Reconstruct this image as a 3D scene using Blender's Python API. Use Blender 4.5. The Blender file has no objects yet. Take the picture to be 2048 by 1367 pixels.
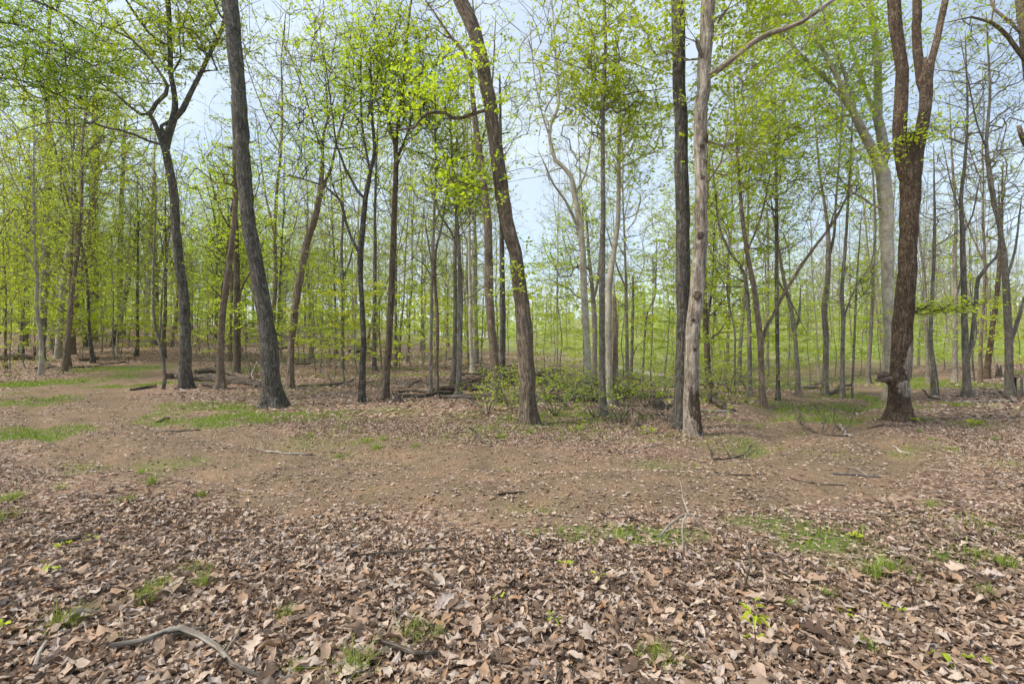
import bpy, math, random
import numpy as np

# ------------------------------------------------------------------ camera, sky, sun, exposure
scene = bpy.context.scene
COL = scene.collection
CAM_Z = 1.5
FPX, CX, CY = 967.0, 1024.0, 683.5          # focal length and centre in photo pixels

cam_d = bpy.data.cameras.new("camera")
cam_d.sensor_width = 36.0
cam_d.sensor_fit = 'HORIZONTAL'
cam_d.lens = 36.0 * FPX / 2048.0
cam_d.clip_start = 0.05
cam_d.clip_end = 3000.0
cam = bpy.data.objects.new("camera", cam_d)
cam.location = (0, 0, CAM_Z)
cam.rotation_euler = (math.radians(90), 0, 0)
COL.objects.link(cam)
scene.camera = cam

SUN_EL, SUN_AZ = math.radians(52), math.radians(-105)   # azimuth from +Y (view direction), negative = left
world = bpy.data.worlds.new("World")
scene.world = world
world.use_nodes = True
wn, wl = world.node_tree.nodes, world.node_tree.links
wn.clear()
w_out = wn.new('ShaderNodeOutputWorld')
w_sky = wn.new('ShaderNodeTexSky')
w_sky.sky_type = 'NISHITA'
w_sky.sun_disc = False
w_sky.sun_elevation = SUN_EL
w_sky.sun_rotation = SUN_AZ
w_sky.air_density = 1.0
w_sky.dust_density = 1.6
w_sky.ozone_density = 1.0
w_bg = wn.new('ShaderNodeBackground')
w_bg.inputs['Strength'].default_value = 0.08
wl.new(w_sky.outputs[0], w_bg.inputs['Color'])
w_tc = wn.new('ShaderNodeTexCoord')
w_map = wn.new('ShaderNodeMapping')
w_map.inputs['Scale'].default_value = (1.0, 1.0, 1.8)
wl.new(w_tc.outputs['Generated'], w_map.inputs['Vector'])
w_noise = wn.new('ShaderNodeTexNoise')
w_noise.inputs['Scale'].default_value = 2.6
w_noise.inputs['Detail'].default_value = 7.0
w_noise.inputs['Roughness'].default_value = 0.55
w_noise.inputs['Distortion'].default_value = 0.35
wl.new(w_map.outputs[0], w_noise.inputs['Vector'])
w_ramp = wn.new('ShaderNodeValToRGB')
w_ramp.color_ramp.elements[0].position = 0.36
w_ramp.color_ramp.elements[0].color = (0.42, 0.42, 0.42, 1)
w_ramp.color_ramp.elements[1].position = 0.66
w_ramp.color_ramp.elements[1].color = (0.9, 0.9, 0.9, 1)
wl.new(w_noise.outputs['Fac'], w_ramp.inputs['Fac'])
w_cloud = wn.new('ShaderNodeBackground')                 # thin bright cloud veil
w_cloud.inputs['Color'].default_value = (0.80, 0.91, 1.0, 1)
w_cloud.inputs['Strength'].default_value = 0.38
w_mix = wn.new('ShaderNodeMixShader')
wl.new(w_ramp.outputs['Color'], w_mix.inputs['Fac'])
wl.new(w_bg.outputs[0], w_mix.inputs[1])
wl.new(w_cloud.outputs[0], w_mix.inputs[2])
wl.new(w_mix.outputs[0], w_out.inputs['Surface'])

sun_d = bpy.data.lights.new("sun", 'SUN')
sun_d.energy = 1.5
sun_d.angle = math.radians(12)
sun_d.color = (1.0, 0.92, 0.80)
sun = bpy.data.objects.new("sun", sun_d)
sun.rotation_euler = (math.radians(90) - SUN_EL, 0, -SUN_AZ + math.pi)
sun.location = (0, 0, 40)
COL.objects.link(sun)

scene.view_settings.view_transform = 'Standard'
scene.view_settings.look = 'None'
scene.view_settings.gamma = 1.0
scene.view_settings.use_curve_mapping = False
scene.view_settings.exposure = 1.6
scene.render.engine = 'CYCLES'
scene.cycles.max_bounces = 6
scene.cycles.diffuse_bounces = 3
scene.cycles.glossy_bounces = 2
scene.cycles.transmission_bounces = 4
scene.cycles.transparent_max_bounces = 4
scene.cycles.use_denoising = True
scene.cycles.use_adaptive_sampling = True
scene.cycles.adaptive_threshold = 0.03

rng = np.random.default_rng(7)
random.seed(7)

# ------------------------------------------------------------------ numeric helpers
_tab = np.random.default_rng(99).random((256, 256))
def vnoise(x, y, s, seed=0):
    """smooth value noise in 0..1, feature size s metres"""
    x = np.asarray(x, float) / s + seed * 17.31
    y = np.asarray(y, float) / s + seed * 9.77
    xi, yi = np.floor(x).astype(int), np.floor(y).astype(int)
    fx, fy = x - xi, y - yi
    fx, fy = fx * fx * (3 - 2 * fx), fy * fy * (3 - 2 * fy)
    a = _tab[xi % 256, yi % 256]; b = _tab[(xi + 1) % 256, yi % 256]
    c = _tab[xi % 256, (yi + 1) % 256]; d = _tab[(xi + 1) % 256, (yi + 1) % 256]
    return (a * (1 - fx) + b * fx) * (1 - fy) + (c * (1 - fx) + d * fx) * fy

def ss(a, b, t):
    t = np.clip((np.asarray(t, float) - a) / (b - a), 0, 1)
    return t * t * (3 - 2 * t)

def norm(v):
    return v / np.maximum(np.linalg.norm(v, axis=-1, keepdims=True), 1e-9)

# ------------------------------------------------------------------ terrain
def h_base(x, y):
    x = np.asarray(x, float); y = np.asarray(y, float)
    z = 4.6 * ss(18, 95, y) * ss(12, -40, x)                        # slope on the left and behind
    z = z - 0.95 * np.exp(-((y - 27 - 0.15 * x) / 9.0) ** 2) * ss(-3, 7, x) * ss(26, 16, x)   # creek bed
    z = z + 13.0 * ss(65, 210, y) * ss(-25, 45, x)                  # far hillside
    z = z + (vnoise(x, y, 6.0, 1) - 0.5) * 0.22 * ss(7, 22, y)
    z = z + (vnoise(x, y, 2.2, 2) - 0.5) * 0.05
    return z

def unproj(px, py, hf=h_base):
    """ground point seen at a photo pixel"""
    dx, dz = (px - CX) / FPX, (CY - py) / FPX
    t = np.concatenate([np.linspace(1.2, 30, 600), np.linspace(30.1, 300, 900)])
    g = CAM_Z + dz * t - hf(dx * t, t)
    k = np.where(g <= 0)[0]
    if len(k) == 0:
        d = 120.0
    else:
        i = max(k[0], 1)
        a, b = t[i - 1], t[i]
        for _ in range(30):
            m = 0.5 * (a + b)
            if CAM_Z + dz * m - float(hf(dx * m, m)) > 0: a = m
            else: b = m
        d = 0.5 * (a + b)
    return np.array([dx * d, d, float(hf(dx * d, d))])

def at(px, py, D):
    return np.array([(px - CX) / FPX * D, D, CAM_Z + (CY - py) / FPX * D])

TRAIL_PX = [(345, 722), (250, 748), (165, 785), (150, 815), (215, 855), (360, 893), (580, 925), (820, 950), (1100, 962),
            (1400, 955), (1600, 930), (1672, 895), (1620, 850), (1610, 822), (1680, 797), (1780, 775), (1850, 752)]
TRAIL = np.array([unproj(*p)[:2] for p in TRAIL_PX])
TRAIL_W = np.array([1.3, 1.3, 1.4, 1.35, 1.25, 1.25, 1.25, 1.3, 1.3, 1.2, 1.2, 1.1, 1.0, 1.0, 1.1, 1.2, 1.2])

def trail_dist(x, y):
    """signed offset from the centre line over the half width, plus raw offset in metres"""
    x = np.asarray(x, float); y = np.asarray(y, float)
    best = np.full(x.shape, 1e9); off = np.zeros(x.shape); wid = np.ones(x.shape)
    for i in range(len(TRAIL) - 1):
        a, b = TRAIL[i], TRAIL[i + 1]
        d = b - a; L2 = d @ d
        t = np.clip(((x - a[0]) * d[0] + (y - a[1]) * d[1]) / L2, 0, 1)
        qx, qy = x - (a[0] + t * d[0]), y - (a[1] + t * d[1])
        dist = np.hypot(qx, qy)
        sgn = np.sign(d[0] * qy - d[1] * qx)
        m = dist < best
        best = np.where(m, dist, best)
        off = np.where(m, dist * sgn, off)
        wid = np.where(m, TRAIL_W[i] * (1 - t) + TRAIL_W[i + 1] * t, wid)
    return best, off, wid

def path_mask(x, y):
    d, off, w = trail_dist(x, y)
    n = (vnoise(x, y, 1.1, 3) - 0.5) * 0.9 + (vnoise(x, y, 0.35, 4) - 0.5) * 0.5
    return 1 - ss(0.75, 1.35, d / w + n)

def h(x, y):
    d, off, w = trail_dist(x, y)
    z = h_base(x, y)
    z = z - 0.035 * (1 - ss(0.8, 1.3, d / w))
    rut = .6 + .4 * vnoise(x, y, 1.5, 41)
    z = z - rut * 0.09 * np.exp(-((off - 0.72) / 0.19) ** 2) - rut * 0.11 * np.exp(-((off + 0.72) / 0.19) ** 2) + .04 * np.exp(-((off + 1.08) / .16) ** 2)
    return z + (vnoise(x, y, 0.5, 8) - 0.5) * 0.03

GRASS_PX = [(50, 862, 130, 22, 1.0), (15, 772, 70, 26, 1.0), (500, 836, 120, 16, 1.0), (640, 830, 90, 13, .9), (300, 768, 60, 10, .7),
            (250, 735, 80, 8, .8), (200, 755, 60, 8, .6), (430, 808, 60, 10, .4), (1000, 842, 160, 30, .55), (1160, 838, 160, 30, .6), (760, 830, 120, 20, .35),
            (1640, 808, 70, 10, .4), (1560, 775, 60, 12, .6), (1760, 760, 60, 14, .8), (1890, 768, 80, 20, .6), (1960, 850, 60, 8, .5),
            (1720, 1095, 250, 60, .85), (1900, 1055, 160, 50, .95), (1250, 1068, 260, 22, .9), (1560, 1050, 140, 25, .6), (1980, 1130, 90, 40, .6), (1060, 1003, 100, 12, .5), (330, 918, 90, 13, .6),
            (150, 937, 110, 16, .55), (1450, 885, 90, 20, .5), (1330, 920, 90, 10, .35), (1540, 1140, 150, 25, .35), (1850, 900, 90, 15, .4),
            (640, 1060, 160, 25, .2), (1250, 870, 160, 20, .35), (900, 870, 150, 18, .3), (2010, 930, 80, 25, .35), (600, 780, 100, 15, .35),
            (890, 720, 100, 12, .4), (1300, 742, 70, 14, 1.0), (480, 740, 60, 10, .5), (700, 715, 120, 10, .4), (1500, 800, 90, 14, .4), (60, 800, 80, 14, .5)]
GRASS = []
for gx, gy, rx, ry, a in GRASS_PX:
    p = unproj(gx, gy)
    D = p[1]
    hcam = CAM_Z - p[2]
    GRASS.append((p[0], p[1], rx * D / FPX, max(0.25, ry * D * D / (FPX * max(hcam, 0.5))), a))

def grass_mask(x, y):
    x = np.asarray(x, float); y = np.asarray(y, float)
    g = np.zeros(x.shape)
    for cx, cy, rx, ry, a in GRASS:
        q = ((x - cx) / rx) ** 2 + ((y - cy) / ry) ** 2
        g = np.maximum(g, a * (1 - ss(0.25, 1.25, q)))
    g = np.maximum(g, 0.62 * ss(0.56, 0.74, vnoise(x, y, 1.9, 31) * .7 + vnoise(x, y, .6, 32) * .3) * ss(5.5, 8.5, y))
    n = 0.6 * vnoise(x, y, 0.7, 5) + 0.4 * vnoise(x, y, 0.22, 6)
    rag = ss(.28, .62, .5 * vnoise(x, y, .45, 36) + .3 * vnoise(x, y, .17, 37) + .2 * vnoise(x, y, 1.6, 38))
    return np.clip(g * (0.35 + 1.3 * n), 0, 1) * ss(0.12, 0.5, g * 0.6 + n * 0.7 - 0.1) * (.25 + .9 * rag)

# ------------------------------------------------------------------ mesh helpers
def build_mesh(name, V, F, attrs=None, smooth=True, mat=None):
    """V (n,3); F (m,k) all faces the same size"""
    V = np.ascontiguousarray(V, dtype=np.float32)
    F = np.ascontiguousarray(F, dtype=np.int32)
    me = bpy.data.meshes.new(name)
    k = F.shape[1]
    me.vertices.add(len(V)); me.vertices.foreach_set('co', V.ravel())
    me.loops.add(F.size); me.loops.foreach_set('vertex_index', F.ravel())
    me.polygons.add(len(F))
    me.polygons.foreach_set('loop_start', np.arange(0, F.size, k, dtype=np.int32))
    me.polygons.foreach_set('use_smooth', np.full(len(F), smooth, dtype=bool))
    for an, (kind, data) in (attrs or {}).items():
        a = me.attributes.new(an, kind, 'POINT')
        data = np.ascontiguousarray(data, dtype=np.float32)
        a.data.foreach_set('vector' if kind == 'FLOAT_VECTOR' else 'value', data.ravel())
    me.update(calc_edges=True)
    if mat: me.materials.append(mat)
    return me

def link(name, data, parent=None, loc=None, rz=0.0):
    o = bpy.data.objects.new(name, data)
    COL.objects.link(o)
    if parent: o.parent = parent
    if loc is not None: o.location = loc
    if rz: o.rotation_euler = (0, 0, rz)
    return o

def tag(o, label=None, cat=None, group=None, kind=None):
    if label: o['label'] = label
    if cat: o['category'] = cat
    if group: o['group'] = group
    if kind: o['kind'] = kind
    return o

class Tubes:
    """collects tapered tubes into one quad mesh with a seam-free bark coordinate"""
    def __init__(self): self.V, self.F, self.B, self.n = [], [], [], 0
    def add(self, P, R, sides=6, lobes=None, close=False, lump=0.0, seed=0):
        P = np.asarray(P, float); R = np.asarray(R, float)
        T = np.gradient(P, axis=0); T = norm(T)
        m = np.abs(T.mean(0)); ref = np.zeros(3); ref[int(np.argmin(m))] = 1
        S = norm(np.cross(T, ref)); U = np.cross(T, S)
        th = np.linspace(0, 2 * math.pi, sides, endpoint=False)
        L = np.concatenate([[0], np.cumsum(np.linalg.norm(np.diff(P, axis=0), axis=1))])
        RR = R[:, None] * np.ones((1, sides))
        if lump:
            r2 = np.random.default_rng(seed)
            for _ in range(5):
                k = r2.integers(1, 5); f = r2.uniform(0.6, 5); p1, p2 = r2.uniform(0, 6.28, 2)
                RR *= 1 + lump * 0.5 * np.sin(k * th[None] + p1 + 0.6 * np.sin(f * L[:, None] * .7)) * np.sin(f * L[:, None] + p2)
        if lobes is not None:
            k, amp, reach, ph = lobes
            e = np.exp(-np.maximum(L[:, None] - 0.2, 0) / reach)
            RR *= 1 + amp * e * (0.55 + 0.45 * np.cos(k * th[None] + ph) + 0.25 * np.cos((k + 2) * th[None] + 2 * ph))
        c, s = np.cos(th), np.sin(th)
        V = P[:, None] + RR[..., None] * (c[None, :, None] * S[:, None] + s[None, :, None] * U[:, None])
        B = np.stack([R[:, None] * c[None], R[:, None] * s[None], L[:, None] * np.ones((1, sides))], -1)
        B = B + np.array([seed % 13 * 1.7, seed % 7 * 2.3, seed % 11 * 3.1])
        n, i = len(P), np.arange(sides); j = (i + 1) % sides
        r = (np.arange(n - 1) * sides)[:, None]
        F = np.stack([r + i, r + j, r + sides + j, r + sides + i], -1).reshape(-1, 4)
        V = V.reshape(-1, 3); B = B.reshape(-1, 3)
        if close:
            for row, cen in ((0, P[0]), (n - 1, P[-1])):
                a = len(V); V = np.vstack([V, cen[None]]); B = np.vstack([B, B[row * sides][None]])
                e2 = i[::2]
                F = np.vstack([F, np.stack([row * sides + e2, row * sides + e2 + 1, row * sides + (e2 + 2) % sides, np.full(len(e2), a)], -1)])
        self.V.append(V); self.F.append(F + self.n); self.B.append(B); self.n += len(V)
    def mesh(self, name, mat):
        return build_mesh(name, np.vstack(self.V), np.vstack(self.F), {'bark': ('FLOAT_VECTOR', np.vstack(self.B))}, True, mat)

def catmull(P, ds):
    """P (n,k): columns 0..2 position, rest carried along; resampled about every ds"""
    P = np.asarray(P, float)
    if len(P) == 2:
        n = max(2, int(np.linalg.norm(P[1, :3] - P[0, :3]) / ds) + 1)
        t = np.linspace(0, 1, n)[:, None]
        return P[0] * (1 - t) + P[1] * t
    E = np.vstack([2 * P[0] - P[1], P, 2 * P[-1] - P[-2]])
    out = []
    for i in range(1, len(E) - 2):
        a, b, c, d = E[i - 1], E[i], E[i + 1], E[i + 2]
        n = max(1, int(np.linalg.norm(c[:3] - b[:3]) / ds))
        t = (np.arange(n) / n)[:, None]
        out.append(0.5 * (2 * b + (c - a) * t + (2 * a - 5 * b + 4 * c - d) * t ** 2 + (3 * b - a - 3 * c + d) * t ** 3))
    out.append(P[-1:])
    return np.vstack(out)

# ------------------------------------------------------------------ materials
def new_mat(name):
    m = bpy.data.materials.new(name); m.use_nodes = True
    nt = m.node_tree; nt.nodes.clear()
    return m, nt, nt.nodes, nt.links

def node(nt, t, **kw):
    n = nt.nodes.new(t)
    for k, v in kw.items():
        if k in n.inputs: n.inputs[k].default_value = v
        else: setattr(n, k, v)
    return n

def ramp(nt, src, stops):
    r = nt.nodes.new('ShaderNodeValToRGB')
    e = r.color_ramp.elements
    while len(e) < len(stops): e.new(0.5)
    for q, (p, c) in zip(e, stops):
        q.position = p
        q.color = (c, c, c, 1) if np.isscalar(c) else (*c, 1)
    nt.links.new(src, r.inputs['Fac'])
    return r.outputs['Color']

def mix(nt, fac, a, b, mode='MIX'):
    m = nt.nodes.new('ShaderNodeMix'); m.data_type = 'RGBA'; m.blend_type = mode
    for sock, v in ((m.inputs[0], fac), (m.inputs[6], a), (m.inputs[7], b)):
        if hasattr(v, 'is_output'): nt.links.new(v, sock)
        elif sock == m.inputs[0]: sock.default_value = v
        else: sock.default_value = (*v, 1)
    return m.outputs[2]

def mth(nt, op, a, b=0.0):
    m = nt.nodes.new('ShaderNodeMath'); m.operation = op
    for sock, v in ((m.inputs[0], a), (m.inputs[1], b)):
        if hasattr(v, 'is_output'): nt.links.new(v, sock)
        else: sock.default_value = v
    return m.outputs[0]

def bark_mat(name, dark, mid, light, scale=22, stretch=0.16, bump=0.8, lichen=(0.30, 0.31, 0.27), lichen_amt=0.35, moss=0.3, patch=None):
    m, nt, N, L = new_mat(name)
    out = N.new('ShaderNodeOutputMaterial'); b = N.new('ShaderNodeBsdfPrincipled')
    b.inputs['Roughness'].default_value = 0.92
    b.inputs['Specular IOR Level'].default_value = 0.15
    at_ = N.new('ShaderNodeAttribute'); at_.attribute_name = 'bark'
    oi = N.new('ShaderNodeObjectInfo')
    mp = N.new('ShaderNodeMapping'); mp.inputs['Scale'].default_value = (1, 1, stretch)
    L.new(at_.outputs['Vector'], mp.inputs['Vector'])
    n1 = node(nt, 'ShaderNodeTexNoise', Scale=scale, Detail=5.0, Roughness=0.62, Distortion=0.6)
    L.new(mp.outputs[0], n1.inputs['Vector'])
    rid = mth(nt, 'ABSOLUTE', mth(nt, 'SUBTRACT', n1.outputs['Fac'], 0.5))       # furrows where the noise crosses its middle
    v1 = node(nt, 'ShaderNodeTexVoronoi', Scale=scale * 1.4)
    L.new(mp.outputs[0], v1.inputs['Vector'])
    mpc = N.new('ShaderNodeMapping'); mpc.inputs['Scale'].default_value = (1, 1, stretch * 0.55)
    L.new(at_.outputs['Vector'], mpc.inputs['Vector'])
    nc = node(nt, 'ShaderNodeTexNoise', Scale=scale * 0.5, Detail=3.0, Roughness=0.5, Distortion=0.9)      # broad plates between deep furrows
    L.new(mpc.outputs[0], nc.inputs['Vector'])
    ridc = mth(nt, 'ABSOLUTE', mth(nt, 'SUBTRACT', nc.outputs['Fac'], 0.5))
    hgt = mth(nt, 'ADD', mth(nt, 'ADD', mth(nt, 'MULTIPLY', rid, 1.7), mth(nt, 'MULTIPLY', ridc, 2.6)), mth(nt, 'MULTIPLY', v1.outputs['Distance'], 0.35))
    col = ramp(nt, hgt, [(0.08, dark), (0.42, mid), (0.95, light)])
    n2 = node(nt, 'ShaderNodeTexNoise', Scale=2.3, Detail=6.0, Roughness=0.7)
    L.new(at_.outputs['Vector'], n2.inputs['Vector'])
    col = mix(nt, 0.8, col, ramp(nt, n2.outputs['Fac'], [(0.3, (0.5, 0.49, 0.48)), (0.5, (0.95, 0.95, 0.95)), (0.7, (1.45, 1.42, 1.36))]), 'MULTIPLY')
    n3 = node(nt, 'ShaderNodeTexNoise', Scale=9.0, Detail=8.0, Roughness=0.8)
    L.new(at_.outputs['Vector'], n3.inputs['Vector'])
    col = mix(nt, ramp(nt, n3.outputs['Fac'], [(0.53, 0.0), (0.61, lichen_amt)]), col, lichen)
    if moss > 0:
        n4 = node(nt, 'ShaderNodeTexNoise', Scale=3.1, Detail=7.0, Roughness=0.7)
        mp4 = N.new('ShaderNodeMapping'); mp4.inputs['Location'].default_value = (7, 3, 1)
        L.new(at_.outputs['Vector'], mp4.inputs['Vector']); L.new(mp4.outputs[0], n4.inputs['Vector'])
        col = mix(nt, ramp(nt, n4.outputs['Fac'], [(0.57, 0.0), (0.72, moss)]), col, (0.075, 0.085, 0.022))
    if patch is not None:
        n5 = node(nt, 'ShaderNodeTexNoise', Scale=1.2, Detail=5.0, Roughness=0.6)
        L.new(at_.outputs['Vector'], n5.inputs['Vector'])
        col = mix(nt, ramp(nt, n5.outputs['Fac'], [(0.55, 0.0), (0.60, 0.8)]), col, patch)
    val = mth(nt, 'ADD', mth(nt, 'MULTIPLY', oi.outputs['Random'], 0.42), 1.0)
    hs = N.new('ShaderNodeHueSaturation'); L.new(col, hs.inputs['Color']); L.new(val, hs.inputs['Value'])
    L.new(hs.outputs[0], b.inputs['Base Color'])
    bp = node(nt, 'ShaderNodeBump', Strength=bump, Distance=0.035)
    L.new(hgt, bp.inputs['Height']); L.new(bp.outputs[0], b.inputs['Normal'])
    L.new(b.outputs[0], out.inputs['Surface'])
    return m

BARK = {
    'dark':   bark_mat('bark_dark_furrowed', (0.026, 0.022, 0.018), (0.105, 0.092, 0.076), (0.25, 0.225, 0.19), 42, 0.24, 1.0, (0.30, 0.32, 0.29), 0.45, 0.35),
    'brown':  bark_mat('bark_brown_furrowed', (0.032, 0.024, 0.018), (0.135, 0.104, 0.078), (0.30, 0.245, 0.19), 42, 0.24, 1.0, (0.33, 0.28, 0.21), 0.3, 0.35),
    'ruddy':  bark_mat('bark_brown_scaly', (0.026, 0.018, 0.013), (0.105, 0.073, 0.050), (0.27, 0.20, 0.145), 48, 0.34, 1.0, (0.34, 0.27, 0.19), 0.45, 0.3),
    'tan':    bark_mat('bark_tan_ridged', (0.055, 0.038, 0.026), (0.20, 0.15, 0.11), (0.36, 0.29, 0.23), 42, 0.22, 1.0, (0.36, 0.33, 0.27), 0.4, 0.45),
    'lichen': bark_mat('bark_pale_flaking', (0.075, 0.055, 0.040), (0.27, 0.22, 0.175), (0.46, 0.41, 0.34), 20, 0.28, 1.0, (0.46, 0.46, 0.40), 0.6, 0.75),
    'beech':  bark_mat('bark_smooth_grey', (0.20, 0.172, 0.135), (0.31, 0.275, 0.22), (0.39, 0.355, 0.295), 8, 0.9, 0.2, (0.40, 0.42, 0.37), 0.45, 0.35),
    'grey':   bark_mat('bark_grey', (0.07, 0.06, 0.048), (0.19, 0.165, 0.135), (0.31, 0.28, 0.24), 36, 0.28, 0.8, (0.34, 0.35, 0.30), 0.5, 0.5),
    'dead':   bark_mat('dead_wood', (0.018, 0.014, 0.011), (0.075, 0.058, 0.045), (0.19, 0.155, 0.125), 20, 0.08, 0.8, (0.33, 0.31, 0.27), 0.4, 0.35),
    'pale_dead': bark_mat('weathered_stick', (0.10, 0.08, 0.06), (0.27, 0.23, 0.19), (0.42, 0.38, 0.33), 30, 0.1, 0.6, (0.42, 0.42, 0.38), 0.5, 0.1),
}

def leaf_mat(name, ca, cb, trans=0.58, gloss=0.03):
    m, nt, N, L = new_mat(name)
    out = N.new('ShaderNodeOutputMaterial')
    a = N.new('ShaderNodeAttribute'); a.attribute_name = 'tint'
    oi = N.new('ShaderNodeObjectInfo')
    col = mix(nt, a.outputs['Fac'], ca, cb)
    hs = N.new('ShaderNodeHueSaturation')
    L.new(col, hs.inputs['Color'])
    L.new(mth(nt, 'ADD', mth(nt, 'MULTIPLY', oi.outputs['Random'], 0.014), 0.476), hs.inputs['Hue'])
    L.new(mth(nt, 'ADD', mth(nt, 'MULTIPLY', oi.outputs['Random'], 0.35), 0.85), hs.inputs['Value'])
    d = N.new('ShaderNodeBsdfDiffuse'); t = N.new('ShaderNodeBsdfTranslucent')
    L.new(hs.outputs[0], d.inputs['Color'])
    tc = mix(nt, 1.0, hs.outputs[0], (1.3, 1.3, 0.8), 'MULTIPLY')
    L.new(tc, t.inputs['Color'])
    ms = N.new('ShaderNodeMixShader'); ms.inputs[0].default_value = trans
    L.new(d.outputs[0], ms.inputs[1]); L.new(t.outputs[0], ms.inputs[2])
    g = N.new('ShaderNodeBsdfGlossy'); g.inputs['Roughness'].default_value = 0.45
    m2 = N.new('ShaderNodeMixShader'); m2.inputs[0].default_value = gloss
    L.new(ms.outputs[0], m2.inputs[1]); L.new(g.outputs[0], m2.inputs[2])
    L.new(m2.outputs[0], out.inputs['Surface'])
    return m

LEAF = {
    'lime':   leaf_mat('leaf_lime', (0.30, 0.455, 0.03), (0.47, 0.60, 0.05)),
    'green':  leaf_mat('leaf_spring_green', (0.26, 0.42, 0.03), (0.42, 0.55, 0.05)),
    'yellow': leaf_mat('leaf_yellow_green', (0.36, 0.46, 0.04), (0.52, 0.58, 0.07)),
    'deep':   leaf_mat('leaf_mid_green', (0.15, 0.29, 0.03), (0.32, 0.45, 0.05)),
    'pale':   leaf_mat('leaf_pale', (0.30, 0.42, 0.14), (0.45, 0.52, 0.20)),
    'grass':  leaf_mat('grass_blade', (0.11, 0.21, 0.025), (0.30, 0.39, 0.07), 0.35),
    'moss':   leaf_mat('grass_short', (0.13, 0.21, 0.03), (0.26, 0.35, 0.06), 0.3),
}

def litter_mat():
    m, nt, N, L = new_mat('fallen_leaf')
    out = N.new('ShaderNodeOutputMaterial')
    a = N.new('ShaderNodeAttribute'); a.attribute_name = 'tint'
    oi = N.new('ShaderNodeObjectInfo')
    f = mth(nt, 'FRACT', mth(nt, 'ADD', a.outputs['Fac'], oi.outputs['Random']))
    col = ramp(nt, f, [(0.0, (0.085, 0.054, 0.037)), (0.14, (0.165, 0.11, 0.076)), (0.32, (0.265, 0.188, 0.135)), (0.50, (0.345, 0.255, 0.192)),
                       (0.62, (0.37, 0.225, 0.13)), (0.74, (0.43, 0.315, 0.235)), (0.88, (0.52, 0.41, 0.32)), (1.0, (0.40, 0.34, 0.31))])
    tc = N.new('ShaderNodeTexCoord')
    n = node(nt, 'ShaderNodeTexNoise', Scale=60.0, Detail=3.0)
    L.new(tc.outputs['Object'], n.inputs['Vector'])
    col = mix(nt, 0.6, col, ramp(nt, n.outputs['Fac'], [(0.3, 0.8), (0.7, 1.3)]), 'MULTIPLY')
    d = N.new('ShaderNodeBsdfPrincipled'); d.inputs['Roughness'].default_value = 0.7
    d.inputs['Specular IOR Level'].default_value = 0.3
    L.new(col, d.inputs['Base Color'])
    t = N.new('ShaderNodeBsdfTranslucent'); L.new(col, t.inputs['Color'])
    ms = N.new('ShaderNodeMixShader'); ms.inputs[0].default_value = 0.15
    L.new(d.outputs[0], ms.inputs[1]); L.new(t.outputs[0], ms.inputs[2])
    L.new(ms.outputs[0], out.inputs['Surface'])
    return m
LITTER = litter_mat()

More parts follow.
